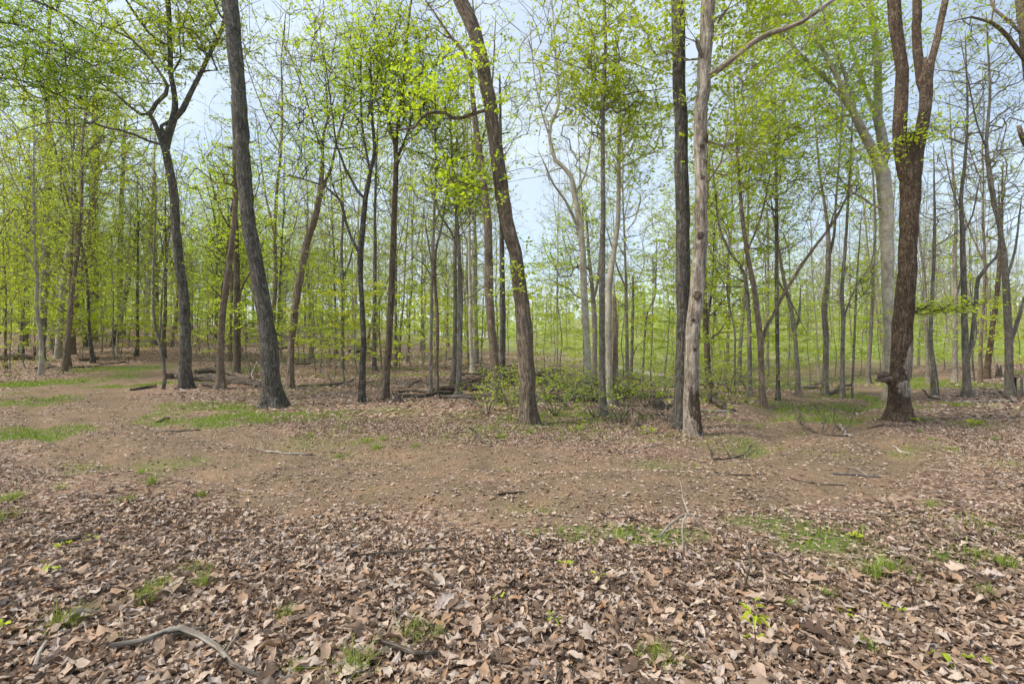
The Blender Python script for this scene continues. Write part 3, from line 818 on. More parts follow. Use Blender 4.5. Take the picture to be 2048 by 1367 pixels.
PT('maple_tree', 'grey trunk standing in the log stack, thicker of the pair there', 'grey', 'lime',
   '917,792,14 918,740,11 921,608,10 920,540,9 916,474,8 912,420,7 905,330,5 900,230,3', ['918,500,5 900,460,4 880,430,4 868,380,3', '921,600,3.5 945,592,3 965,575,2'],
   [(900, 320, 80, 110, 130), (940, 410, 60, 50, 60)], seed=23, per=12, lsize=.08)
PT('maple_tree', 'grey trunk close behind the one standing in the log stack', 'grey', 'lime',
   '906,768,12 909,700,9 911,608,9 910,520,8 914,430,6 925,330,4', [], [(925, 330, 60, 90, 70)], seed=24, per=9)
PT('birch_tree', 'pale slender trunk with spread roots before the dark brush heap', 'beech', 'lime',
   '946,748,14 944,725,9 941,660,8 941,608,8 939,520,7 938,440,6 935,330,5 930,230,3', [], [(935, 330, 70, 120, 90)], seed=25, per=9)
PT('hickory_tree', 'tall ridged trunk with a bare tan foot left of the leaning brown trunk', 'tan', 'lime',
   '995,804,24 993,770,20 988,710,18 983,659,17 979,600,17 977,541,17 976,440,15 971,400,14 959,303,12 946,202,10 939,135,8 925,100,7 902,74,5 865,20,3',
   [('958,300,4 975,240,4 985,160,3 990,60,2', 0.6), ('940,140,5 950,80,4 946,10,3', 0.2)], [(900, 20, 90, 70, 70), (960, 90, 50, 90, 50)], seed=26, per=5, lsize=0.07)
PT('oak_tree', 'grey trunk rising just behind the tall one with the bare tan foot', 'dark', 'lime',
   '1006,778,15 1005,720,12 1005,608,11 1003,440,9 1001,330,8 1000,200,6', [], [(1010, 200, 70, 130, 80)], seed=27, per=6)
PT('oak_tree', 'stout brown trunk leaning left, mossy along one edge of its foot', 'brown', 'lime',
   '1058,848,34 1056,810,33 1051,709,32 1048,660,31 1044,608,30 1038,560,28 1031,507,27 1013,440,28 996,320,27 984,240,27 973,168,28 949,67,27 919,-5,29',
   [('966,222,7 940,230,7 922,236,7 905,236,7 891,226,6 872,224,6 855,226,6 842,238,5 828,255,5 810,258,4 780,262,2', -0.6), ('993,380,4 970,378,4 941,370,4 915,362,3 880,378,2', -0.4)],
   [(880, 190, 80, 60, 60), (925, 362, 70, 40, 42), (1040, 560, 30, 40, 12), (960, 140, 40, 30, 14)], seed=28, per=14, flare=0.55, ext=7, lsize=0.075)
PT('sycamore_tree', 'pale crooked tree whose upper stem zigzags against the sky', 'beech', 'pale',
   '1177,790,16 1175,720,14 1172,642,13 1165,507,12 1160,450,12 1155,420,11 1142,353,9 1128,335,8 1111,320,8 1098,269,7 1106,240,6 1115,219,6 1118,190,5 1112,120,4 1105,20,3',
   [('1162,470,7 1145,430,6 1130,400,5 1108,370,4 1090,330,3', -0.4), ('1150,390,5 1170,350,4 1180,300,3 1185,220,2', 0.4), ('1100,275,4 1085,230,3 1070,160,2.5 1060,60,2', 0.)],
   [(1100, 160, 90, 170, 200), (1160, 230, 50, 110, 60)], seed=29, per=4, lsize=.07)
PT('tulip_tree', 'thin straight trunk carrying the brightest lime green crown in the middle', 'grey', 'lime',
   '1206,831,17 1205,790,14 1204,675,12 1204,541,12 1206,440,10 1206,336,9 1206,202,8 1211,101,7 1209,0,6',
   [('1207,140,4 1240,120,3 1300,140,2', 0.3), ('1207,170,3 1170,140,2.5 1120,120,2', 0.3), ('1210,60,3 1250,20,2', -0.3), ('1206,215,3.5 1245,190,3 1310,180,2', -0.3), ('1207,260,3 1150,215,2', 0.3)],
   [(1215, 90, 125, 130, 270), (1180, 190, 90, 50, 90), (1270, 200, 90, 50, 80), (1220, -70, 120, 80, 60)], seed=30, per=14, lsize=0.065, flat=0.5)
PT('sycamore_tree', 'smooth pale trunk beside the broken-topped snag', 'beech', 'green',
   '1219,812,14 1218,720,13 1217,608,13 1221,550,12 1227,507,11 1236,440,9 1238,303,8 1239,202,6 1234,120,4', [('1238,330,4 1260,300,3 1285,240,2', .3)],
   [(1270, 280, 70, 110, 190), (1225, 330, 40, 60, 40)], seed=31, per=8, lsize=0.07)
PT('snag', 'broken-topped dead trunk with a jagged splintered tip', 'tan', None,
   '1231,812,17 1230,760,13 1230,675,12 1229,630,10 1229,600,8 1228,578,2', [], [], seed=32, broken=True)
PT('snag', 'thin barkless dead pole beyond the shrubs near the creek', 'grey', None,
   '1261,768,9 1263,720,7 1265,642,6 1266,590,5 1266,551,3', ['1263,720,3 1275,690,2 1290,680,1.6'], [], seed=33, broken=True)
PT('maple_tree', 'grey trunk behind the pale crooked zigzag tree', 'grey', 'green',
   '1189,772,12 1189,700,10 1189,642,10 1183,560,8 1178,510,6 1172,430,5', ['1188,600,5 1196,560,5 1200,500,4'], [(1175, 450, 60, 70, 60), (1130, 520, 60, 50, 70)], seed=34, per=12)
PT('sapling', 'crooked thin bare sapling between the dead pole and the dark straight trunk', 'grey', 'lime',
   '1285,765,5 1288,700,4 1293,635,4 1302,610,4 1310,591,3.5 1312,550,3 1313,500,2', [], [(1320, 500, 60, 50, 45)], seed=35, flare=0.1, per=14)
PT('oak_tree', 'tall straight dark furrowed trunk pressed against the pale flaking one', 'dark', 'green',
   '1361,856,36 1362,820,30 1365,709,27 1366,575,28 1366,440,29 1363,340,28 1360,235,27 1357,120,26 1355,0,26',
   [], [(1365, 225, 22, 20, 12), (1368, 330, 24, 30, 18), (1350, -120, 150, 80, 70)], seed=36, per=9, ext=7, flare=0.35)
PT('maple_tree', 'pale flaking trunk with burls and a rotted scar at its foot, limb arching right', 'lichen', 'green',
   '1384,870,36 1384,830,33 1382,743,30 1385,680,30 1392,608,30 1399,520,28 1402,470,26 1402,420,26 1403,336,25 1400,280,27 1401,235,27 1408,151,28 1414,67,28 1418,-5,29',
   [('1414,156,15 1428,146,14 1458,124,13 1480,105,12 1508,84,12 1539,67,12 1570,58,11 1603,44,10 1667,0,8', -0.9),
    ('1409,130,10 1403,110,9 1396,92,9 1393,80,8', -0.2, 'stub'),
    ('1414,370,5 1422,355,4 1441,326,4 1451,286,3 1456,230,2', -0.4), ('1446,300,3 1470,260,2 1490,225,1.6', -0.5), ('1414,284,4 1445,290,4 1480,284,3 1530,262,2', 0.3), ('1441,326,3 1475,300,2.5 1530,270,1.6', 0.4)],
   [(1490, 150, 90, 90, 50), (1500, 20, 110, 60, 80), (1500, 280, 70, 60, 50), (1412, 160, 16, 22, 8), (1330, 60, 70, 60, 40)], seed=37, per=12, ext=6, flare=0.3, lsize=0.07)
PT('oak_tree', 'slim brown trunk seen just right of the pale flaking trunk', 'brown', 'green',
   '1418,778,16 1415,720,13 1411,642,12 1408,560,10 1412,440,8 1418,330,6', ['1413,660,6 1425,560,4 1428,470,3'], [(1440, 430, 70, 80, 80), (1450, 580, 70, 60, 80)], seed=38, per=14)
PT('maple_tree', 'tan trunk on the bare leaf litter whose stem splits into a long slanting limb', 'tan', 'green',
   '1527,814,16 1525,780,13 1521,700,12 1517,642,12 1508,575,11 1495,507,9 1485,440,8 1476,330,6 1470,220,4',
   [('1521,700,8 1530,660,7 1545,632,7 1562,598,7 1603,531,7 1640,480,6 1670,440,6 1700,380,4', 0.6), ('1494,500,4 1520,440,4 1540,350,3 1560,260,2', -0.4), ('1478,350,3 1500,290,2.5 1510,200,2', .3)],
   [(1490, 260, 80, 120, 220), (1560, 270, 70, 110, 150), (1690, 360, 60, 50, 40)], seed=39, per=11, lsize=0.075)
PT('ash_tree', 'thin trunk with bent crown left of the splitting tan trunk', 'grey', 'green',
   '1500,794,11 1499,720,9 1498,642,9 1491,558,8 1478,530,7 1461,507,6 1440,460,5 1434,420,4 1425,330,3', [], [(1440, 380, 60, 90, 90), (1470, 540, 60, 40, 40)], seed=40, per=11)
PT('hickory_tree', 'thin straight dark trunk right of the splitting tan trunk', 'dark', 'green',
   '1556,799,10 1555,720,8 1553,575,8 1553,440,7 1552,330,5 1550,220,3', ['1554,560,4 1580,600,3 1600,640,2'], [(1560, 320, 60, 110, 110)], seed=41, per=10)
PT('maple_tree', 'forked leaning trunk with upper stem bending left above the small evergreen', 'grey', 'green',
   '1597,792,12 1594,720,9 1586,642,9 1578,600,8 1568,560,7 1558,500,5 1545,420,4', ['1590,660,6 1598,640,6 1600,600,4'], [(1560, 450, 60, 70, 60)], seed=42, per=9)
PT('elm_tree', 'knobbly grey trunk forking high above the low log', 'grey', 'green',
   '1650,791,15 1651,740,12 1652,659,12 1648,620,13 1655,558,12 1657,500,11 1654,440,7 1640,350,5 1630,240,4', [('1656,520,7 1668,470,6 1672,400,5 1680,300,4 1685,200,3', .3)],
   [(1650, 290, 80, 110, 110)], seed=43, per=6)
PT('elm_tree', 'slim grey trunk with a raised left-curving fork beside the knobbly one', 'grey', 'green',
   '1684,795,11 1685,720,9 1686,642,9 1684,575,8 1690,500,7 1694,440,6 1700,340,5 1705,240,3', ['1687,640,5 1700,600,4 1720,560,4 1742,530,3 1750,480,2'], [(1700, 330, 60, 100, 80)], seed=44, per=6)
PT('sapling', 'thin bare stem just right of the two knobbly grey trunks', 'grey', 'green',
   '1704,795,6 1706,740,5 1709,675,5 1713,570,4 1720,470,3', [], [(1715, 560, 40, 60, 30)], seed=45, per=8, flare=.1)
PT('elm_tree', 'straight slim trunk on the grass left of the big grey beech', 'grey', 'lime',
   '1736,767,12 1738,720,9 1743,642,8 1747,540,7 1750,440,6 1745,330,4', ['1748,520,3 1725,560,2.5 1690,580,2'], [(1715, 560, 60, 40, 50), (1740, 400, 50, 90, 50)], seed=46, per=12)
PT('beech_tree', 'big smooth grey beech with many pale limbs fanning out to the left', 'beech', 'green',
   '1783,800,30 1781,740,22 1777,642,21 1776,590,25 1775,541,27 1773,440,30 1770,390,31 1766,345,31 1758,325,28',
   [('1762,335,24 1768,303,24 1762,265,22 1756,235,20 1755,168,17 1752,84,15 1738,5,13', 0.5),
    ('1758,330,22 1738,293,20 1725,262,19 1711,232,17 1690,190,14 1671,148,12 1637,84,9 1600,20,7', -0.6),
    ('1709,232,11 1684,195,10 1660,165,9 1637,145,9 1590,98,8 1549,50,6 1500,10,4', 0.5),
    ('1757,240,11 1745,215,11 1734,190,10 1722,150,9 1711,118,8 1695,60,5 1690,0,4', 0.8),
    ('1705,215,8 1690,150,7 1672,100,6 1655,60,5 1640,0,4', -0.8),
    ('1768,420,6 1745,410,5 1724,394,5 1700,382,5 1684,373,4 1660,368,2.5', -0.7)],
   [(1680, 60, 130, 100, 260), (1600, 130, 100, 100, 150), (1740, 130, 70, 110, 120), (1690, 230, 60, 70, 90), (1660, -80, 170, 80, 120), (1560, 40, 80, 60, 110)], D=13.0, seed=47, per=14, lsize=0.075, flat=0.5)
PT('black_cherry_tree', 'thick brown scaly trunk splitting into upright stems, pale bark patch low down', 'ruddy', 'lime',
   '1797,841,52 1797,815,49 1797,790,46 1800,740,43 1805,675,43 1811,600,42 1815,541,40 1818,440,40 1820,400,42 1821,370,45 1821,345,46',
   [('1817,372,30 1811,345,33 1805,313,32 1800,285,31 1798,256,31 1802,202,30 1805,141,28 1799,100,27 1793,67,27 1788,0,27', -0.2),
    ('1825,372,30 1830,345,32 1835,303,30 1843,256,28 1849,219,27 1852,190,29 1851,161,29', 0.3),
    ('1849,188,20 1844,160,22 1838,130,21 1835,101,21 1834,50,20 1835,0,20', 0.5),
    ('1853,188,16 1857,160,18 1862,125,17 1872,84,16 1881,45,15 1892,-5,15', 0.5),
    ('1784,770,14 1779,764,16 1773,758,17 1767,754,15', -0.25, 'stub')],
   [(1800, 300, 26, 24, 22), (1850, 270, 50, 16, 22), (1860, 620, 50, 10, 26), (1930, 610, 40, 10, 18), (1800, 832, 22, 10, 22)], seed=48, per=9, flare=0.55, ext=6, lsize=0.06, flat=0.3)
PT('elm_tree', 'crooked thin grey trunk with dark wet foot right of the thick scaly trunk', 'grey', 'lime',
   '1857,767,10 1855,720,8 1852,642,8 1850,580,7 1846,530,6 1840,490,5 1836,420,3', [], [(1870, 500, 50, 60, 30)], seed=49, per=7)
PT('elm_tree', 'two-footed slim grey trunk on the bank right of the thick scaly trunk', 'grey', 'lime',
   '1868,791,11 1865,730,9 1861,675,9 1864,600,8 1867,541,8 1869,440,6 1868,340,4', ['1866,700,4 1875,760,4 1878,790,4'], [(1880, 400, 60, 90, 50)], seed=50, per=3)
PT('hackberry_tree', 'grey trunk at the turn of the trail on the right-hand bank', 'grey', 'lime',
   '1909,764,14 1910,700,11 1911,575,10 1909,524,9 1912,440,7 1905,330,5 1900,220,3', ['1911,600,5 1925,540,4 1930,460,3'], [(1905, 330, 70, 120, 80)], seed=51, per=3)
PT('hackberry_tree', 'grey trunk with a bare limb curving up to the right on the leafy bank', 'grey', 'lime',
   '1935,794,22 1934,760,17 1931,700,15 1930,642,14 1927,560,13 1925,474,11 1922,400,9 1930,320,7 1935,220,5 1932,120,4',
   [('1936,720,10 1942,690,10 1950,625,10 1956,558,9 1972,535,8 1993,514,7 2000,470,5 1998,400,4', .4), ('1925,470,5 1945,430,4 1955,380,3', .2), ('1926,430,4 1905,380,3 1890,310,2', -.3)],
   [(1930, 220, 80, 130, 150), (1985, 420, 40, 60, 30)], seed=52, per=2)
PT('cherry_tree', 'mossy brown trunk leaning right farther along the bank', 'ruddy', 'lime',
   '1973,757,17 1977,720,14 1987,642,12 1994,590,11 1998,540,10 2003,460,8 2005,360,5', [], [(2000, 360, 60, 100, 60)], seed=53, per=4)
PT('hackberry_tree', 'rough grey trunk with mossy roots beside the black fence post', 'grey', 'lime',
   '2020,794,24 2019,760,19 2017,675,18 2014,610,17 2010,541,15 2004,480,13 1997,440,12 1985,390,12 1980,353,12 1973,286,8 1980,185,6 1975,80,4',
   [('2012,560,7 2030,500,6 2040,420,4', .3), ('1975,300,5 1955,250,4 1940,180,3 1925,100,2', -.3), ('2019,690,9 2030,660,9 2042,620,8 2060,560,6', .4)],
   [(1980, 180, 90, 140, 200), (2010, 330, 60, 80, 60)], seed=54, per=3)
PT('oak_tree', 'large tree at the right edge with limbs arching in at the top', 'tan', 'lime',
   '2105,800,44 2100,600,38 2090,400,36 2075,250,34 2058,120,30 2045,34,26 2040,-20,24',
   [('2052,125,13 2035,100,12 2017,74,11 1998,56,10 1980,44,8 1943,34,5 1915,40,3', -0.4), ('2042,70,8 2020,45,8 1990,20,7 1975,-20,5', 0.3), ('2072,275,14 2050,290,13 2042,270,12 2038,252,11', -0.2, 'stub'), ('1983,44,5 1988,15,4 1990,-10,3', 0)],
   [(1940, 60, 60, 40, 40), (2000, 20, 80, 60, 40)], seed=55, per=7, ext=4)

# ------------------------------------------------------------------ scars, patches and burls on the two big right-hand trunks
def trunk_patch(seed, name, px, py, wpx, hpx, th0, mat, proud, label=None, rs=0):
    """a ragged-edged shell of bark laid on a trunk; th0 turns it round the trunk (0 faces the camera)"""
    root = HERO[seed]; r = np.random.default_rng(900 + rs); D = root.location.y
    tr = next(c for c in root.children if c.name.startswith('trunk'))
    co = np.zeros(len(tr.data.vertices) * 3, dtype=np.float32); tr.data.vertices.foreach_get('co', co); co = co.reshape(-1, 22, 3)[:-1] if (len(co) // 3) % 22 == 0 else co[: (len(co) // 3) // 22 * 22 * 3].reshape(-1, 22, 3)
    cen = co.mean(1); rad = np.linalg.norm(co - cen[:, None], axis=2)
    z0 = CAM_Z + (CY - py) / FPX * D - root.location.z; H = hpx * D / FPX
    nz, nt_ = 15, 13; V = []
    half = wpx * D / FPX / 2
    for a in np.linspace(-1, 1, nz):
        z = z0 + a * H / 2; k = int(np.argmin(np.abs(cen[:, 2] - z))); c = np.array([np.interp(z, cen[:, 2], cen[:, 0]), np.interp(z, cen[:, 2], cen[:, 1])])
        R = np.interp(z, cen[:, 2], rad.max(1)); w = max(.02, half / R * math.sqrt(max(0.0, 1 - a * a)) * r.uniform(.7, 1.25))
        for b in np.linspace(-1, 1, nt_):
            th = -math.pi / 2 + th0 + b * w + .05 * math.sin(7 * a)
            edge = (1 - abs(b) ** 4) * (1 - a ** 6)
            rr = R * (.97 + proud * edge) + r.normal(0, .003)
            V.append([c[0] + rr * math.cos(th), c[1] + rr * math.sin(th), z])
    i = np.arange(nt_ - 1)[None]; j = (np.arange(nz - 1) * nt_)[:, None]
    F = np.stack([j + i, j + i + 1, j + i + 1 + nt_, j + i + nt_], -1).reshape(-1, 4); V = np.array(V)
    o = link(name, build_mesh(name, V, F, {'bark': ('FLOAT_VECTOR', V * 1.0)}, True, BARK[mat]), tr)
    if label: o['label'] = label
trunk_patch(48, 'bark_patch', 1822, 722, 30, 76, .55, 'lichen', .10, 'pale grey-brown patch of bark', 1)
trunk_patch(48, 'bark_patch', 1806, 776, 34, 34, .1, 'lichen', .09, 'pale grey-brown patch of bark', 2)
trunk_patch(48, 'scar', 1784, 748, 9, 26, -.75, 'dead', .10, 'dark vertical scar', 3)
trunk_patch(37, 'scar', 1394, 820, 20, 88, .5, 'ruddy', .09, 'dark brown rotted scar', 4)
trunk_patch(37, 'scar', 1374, 800, 10, 60, -.4, 'brown', .09, 'ragged peeled bark edge', 5)
for q, (bx_, by_, bw, bh, bt) in enumerate([(1386, 592, 16, 18, -.3), (1393, 475, 14, 16, -.5), (1412, 285, 14, 20, .6), (1398, 302, 10, 9, -.1), (1398, 362, 10, 8, -.1), (1376, 640, 8, 7, -.4), (1383, 698, 8, 8, .1)]):
    trunk_patch(37, 'burl', bx_, by_, bw, bh, bt, 'brown', .22 if bw > 12 else .12, 'dark mossy burl', 10 + q)
trunk_patch(15, 'knot_hole', 588, 631, 4, 12, .1, 'dead', .06, 'dark knot hole', 30)
for q in range(9):
    r_ = np.random.default_rng(950 + q); root = HERO[48]; D = root.location.y
    p = at(1768 + r_.normal(0, 3), 756 + r_.normal(0, 5), D - .3) - np.array(root.location)
    t = Tubes(); d = np.array([-1, r_.normal(0, .35), r_.normal(0, .3)]) * r_.uniform(.06, .17)
    t.add(np.array([p + [.1, .05, 0], p, p + d * .6, p + d]), np.array([.035, .03, .018, .004]), 6, seed=q)
    link('splinter', t.mesh('splinter', BARK['tan']), root)

# ------------------------------------------------------------------ the wood behind: prototypes, then copies
def spot_free(x, y, dmin):
    return all((x - a) ** 2 + (y - b) ** 2 > dmin * dmin for a, b in SPOTS)

def proto_tree(bark, leaf, H, r0, per, seed, n=240, lsize=0.13, low=0.30, wide=2.8, fork=True):
    r = np.random.default_rng(seed)
    lean = r.normal(0, 0.05, 2); k = 9
    zs = np.linspace(0, 1, k)
    x = lean[0] * zs * H + np.cumsum(r.normal(0, 0.09, k)); y = lean[1] * zs * H + np.cumsum(r.normal(0, 0.09, k))
    x -= x[0]; y -= y[0]
    rad = r0 * (1 - 0.82 * zs ** 0.9); rad[0] *= 1.35
    st = np.stack([x, y, zs * H, rad], -1); st[0, 2] = -0.2
    stems = [st]
    if fork:
        for q in range(int(r.integers(1, 4))):
            i = int(r.integers(3, 6)); az = r.uniform(0, 6.28); L = H * r.uniform(0.25, 0.42)
            d = np.array([math.cos(az), math.sin(az), 0])
            b = st[i, :3]
            pts = [[*b, st[i, 3] * 0.7]]
            for t in (0.3, 0.65, 1.0):
                pts.append([*(b + d * L * 0.42 * t ** 0.8 + np.array([r.normal(0, .12), r.normal(0, .12), L * t])), st[i, 3] * 0.7 * (1 - 0.75 * t)])
            stems.append(np.array(pts))
    cz = H * (low + 1.0) / 2
    crowns = [((x[-3], y[-3], cz), (wide, wide, H * (1.02 - low) / 2), n)]
    o = make_tree('woodland_tree', 'x', bark, leaf, stems, crowns, 26.0, (0, 0, 0), r, per=per, lsize=lsize, sides=9, seedn=seed, up=1.0, tip=0.009,
                  lobes=(5, 0.35, 0.25, 1.0))
    return o

protos = {
    'leafy_dark': [proto_tree('dark', 'lime', 17, 0.17, 14, 501), proto_tree('brown', 'yellow', 19, 0.20, 13, 502), proto_tree('dark', 'green', 15, 0.13, 15, 503, low=0.3)],
    'leafy_grey': [proto_tree('grey', 'lime', 16, 0.14, 12, 504), proto_tree('beech', 'green', 15, 0.15, 13, 505, low=0.3), proto_tree('tan', 'lime', 14, 0.11, 13, 506, low=0.28)],
    'thin_leaf':  [proto_tree('grey', 'lime', 17, 0.14, 5, 507), proto_tree('tan', 'pale', 18, 0.15, 5, 508), proto_tree('beech', 'pale', 16, 0.13, 4, 509)],
    'bare':       [proto_tree('grey', 'pale', 17, 0.14, 1, 510, n=230), proto_tree('tan', 'pale', 16, 0.12, 1, 511, n=230), proto_tree('beech', 'pale', 15, 0.12, 2, 512, n=220)],
}
used_proto = set()
ADJ = {'leafy_dark': 'leafy dark-barked tree', 'leafy_grey': 'leafy light-barked tree', 'thin_leaf': 'thinly leafed tree', 'bare': 'almost bare tree'}
SHORT = {2: 'straight brown trunk by the log', 3: 'pale twin-stemmed beech', 5: 'thickest dark trunk of the slope', 8: 'small pale bole', 10: 'twisted sapling', 11: 'forked dark tree', 12: 'slender pale brown trunk', 14: 'massive leaning trunk',
         15: 'knot hole tree', 16: 'wide-limbed mossy tree', 17: 'leaning dark pole', 21: 'two thin upright trunks', 23: 'log stack trunk', 25: 'pale root-spread trunk', 26: 'tan-footed trunk', 28: 'stout leaning brown trunk', 29: 'pale zigzag tree', 30: 'lime-crowned thin trunk',
         33: 'barkless dead pole', 36: 'tall dark straight trunk', 37: 'pale flaking trunk', 40: 'bent-crowned thin trunk', 39: 'splitting tan trunk', 42: 'trunk above the small evergreen', 43: 'knobbly grey trunk', 46: 'slim trunk on the grass', 47: 'big grey beech', 48: 'thick scaly trunk',
         51: 'grey trunk at the trail turn', 52: 'trunk with the curving bare limb', 53: 'mossy right-leaning trunk', 54: 'rough trunk by the fence post', 1: 'left edge boughs', 55: 'large right edge tree'}
MARKS = []
BACK = []
def name_behind():
    """label each background thing by the landmark tree it is seen beside, nearest first"""
    slot = {}
    for o, what, a, y in BACK:
        m = min(MARKS, key=lambda q: abs(q[0] - a))
        side = 'right' if a > m[0] else 'left'
        slot.setdefault((what, side, m[1]), []).append((y, o))
    for (what, side, mk), lst in slot.items():
        lst.sort(key=lambda q: q[0])
        for k, (y, o) in enumerate(lst):
            pre = '' if len(lst) == 1 else ('nearer ', 'farther ')[k] if len(lst) == 2 else ('nearest ', 'second ', 'third ', 'fourth ', 'fifth ', 'sixth ', 'seventh ', 'eighth ', 'ninth ', 'tenth ', 'eleventh ', 'twelfth ', 'thirteenth ', 'fourteenth ', 'fifteenth ', 'farthest ')[min(k, 15)]
            o['label'] = f'{pre}{what} seen behind and {side} of the {mk}'
def region(x, y):
    a = x / y
    if a < -0.62: return 'on the wooded slope beyond the left bend of the trail'
    if a < -0.22: return 'on the rise behind the leaning dark trunks'
    if a < 0.12: return 'in the woods beyond the brush heap'
    if a < 0.52: return 'near the creek beyond the shrubs'
    return 'on the far bank behind the scaly brown trunk'

rb = np.random.default_rng(77)
placed = 0; tries = 0
while placed < 215 and tries < 20000:
    tries += 1
    a = rb.uniform(-1.12, 1.12); y = 17 + 73 * rb.uniform(0, 1) ** 0.8; x = a * y
    leftness = ss(-0.1, -0.6, a)
    if y < 24 and not (a < -0.75 or a > 0.85): continue
    keep = 0.48 + 0.52 * leftness
    if 0.12 < a < 0.6 and y > 40: keep *= 0.5
    if rb.uniform() > keep: continue
    d, off, w = trail_dist(np.array([x]), np.array([y]))
    if d[0] < w[0] + 0.6 or not spot_free(x, y, 1.9): continue
    u = rb.uniform()
    if a < -0.45: kind = 'leafy_dark' if u < 0.35 else ('leafy_grey' if u < 0.85 else 'thin_leaf')
    elif a < 0.12: kind = 'leafy_dark' if u < 0.15 else ('leafy_grey' if u < 0.5 else ('thin_leaf' if u < 0.85 else 'bare'))
    elif a < 0.6: kind = 'leafy_grey' if u < 0.4 else ('thin_leaf' if u < 0.75 else 'bare')
    else: kind = 'leafy_grey' if u < 0.1 else ('thin_leaf' if u < 0.35 else 'bare')
    P = protos[kind][int(rb.integers(0, 3))]
    if P.name in used_proto: o = copy_tree(P)
    else: o = P; used_proto.add(P.name)
    s = rb.uniform(0.72, 1.12); sw = s * (rb.uniform(0.7, 1.05) if a < -.3 else rb.uniform(.5, .95))
    o.location = (x, y, float(h(x, y)) - 0.02); o.rotation_euler = (rb.normal(0, .02), rb.normal(0, .02), rb.uniform(0, 6.28)); o.scale = (sw, sw, s)
    tag(o, 'x', 'tree', f'{ADJ[kind]}s {region(x, y)}'); BACK.append((o, ADJ[kind], x / y, y))
    SPOTS.append((x, y)); placed += 1
print('BACKGROUND TREES', placed)

# ------------------------------------------------------------------ understory saplings with flat layered sprays
def proto_sapling(leaf, H, seed, n=46, per=20, wide=1.3):
    r = np.random.default_rng(seed)
    k = 7; zs = np.linspace(0, 1, k)
    x = np.cumsum(r.normal(0, 0.05 * H / 4, k)); y = np.cumsum(r.normal(0, 0.05 * H / 4, k)); x -= x[0]; y -= y[0]
    st = np.stack([x, y, zs * H, 0.0055 * H * (1 - 0.8 * zs) + 0.004], -1); st[0, 2] = -0.1
    crowns = []
    for t in np.linspace(0.3, 0.98, 6):
        i = t * (k - 1); px, py = np.interp(i, range(k), x), np.interp(i, range(k), y)
        w = wide * (1.15 - 0.8 * abs(t - 0.45))
        crowns.append(((px + r.normal(0, .2), py + r.normal(0, .2), t * H), (w, w, 0.12), max(4, n // 6)))
    return make_tree('sapling', 'x', 'grey', leaf, [st], crowns, 18.0, (0, 0, 0), r, per=per, lsize=0.085, sides=7, seedn=seed, flat=0.18, up=0.15, tip=0.005, spread=0.42)
saps = [proto_sapling('lime', 4.5, 601), proto_sapling('lime', 6.0, 602, n=60, wide=1.6), proto_sapling('yellow', 3.2, 603, n=36, wide=1.0), proto_sapling('green', 5.2, 604, n=54, wide=1.5),
        proto_sapling('lime', 7.0, 605, n=66, wide=1.8), proto_sapling('green', 3.8, 606, n=40)]
used_sap = set()
SAP_PX = [(20, 740), (50, 735), (105, 700), (165, 715), (205, 705), (270, 690), (15, 700), (130, 690), (345, 700), (400, 705), (420, 715), (490, 720), (660, 735), (690, 770), (710, 775), (640, 745), (610, 730),
          (668, 760), (800, 740), (822, 735), (845, 745), (890, 740), (960, 740), (1075, 760), (1090, 750), (1125, 770), (1150, 765), (1245, 770), (1300, 770), (1330, 790), (1345, 760), (1430, 780), (1450, 770), (1470, 785), (1575, 770), (1620, 770),
          (1670, 760), (1720, 750), (1760, 745), (1590, 750), (1505, 760), (1855, 745), (1890, 740), (1950, 760), (2040, 770), (980, 720), (560, 710), (520, 725), (900, 705), (760, 715), (1400, 745), (1530, 740), (230, 720), (310, 700), (70, 690), (450, 700)] + [(int(q), int(rb.uniform(700, 745))) for q in np.linspace(330, 2030, 44) + rb.normal(0, 15, 44)] + [(int(q), int(rb.uniform(692, 712))) for q in np.linspace(-10, 330, 16) + rb.normal(0, 8, 16)]
for i, (px, py) in enumerate(SAP_PX):
    b = unproj(px, py, h)
    P = saps[i % 6 if rb.uniform() < 0.7 else int(rb.integers(0, 6))]
    if P.name in used_sap: o = copy_tree(P)
    else: o = P; used_sap.add(P.name)
    s = rb.uniform(0.7, 1.25)
    o.location = b; o.rotation_euler = (0, 0, rb.uniform(0, 6.28)); o.scale = (s, s, s)
    kind = {'lime': 'lime green', 'yellow': 'yellow green', 'green': 'fresh green'}[{0: 'lime', 1: 'lime', 2: 'yellow', 3: 'green', 4: 'lime', 5: 'green'}[saps.index(P)]]
    tag(o, 'x', 'sapling', f'understory saplings {region(b[0], b[1])}'); BACK.append((o, f'{kind} sapling', b[0] / b[1], b[1]))
MARKS[:] = [((HERO[k].location.x / HERO[k].location.y), v) for k, v in SHORT.items()]
name_behind()
for P in list(saps) + [q for v in protos.values() for q in v]:
    if P.name not in used_sap and P.name not in used_proto:
        for c in list(P.children): bpy.data.objects.remove(c)
        bpy.data.objects.remove(P)

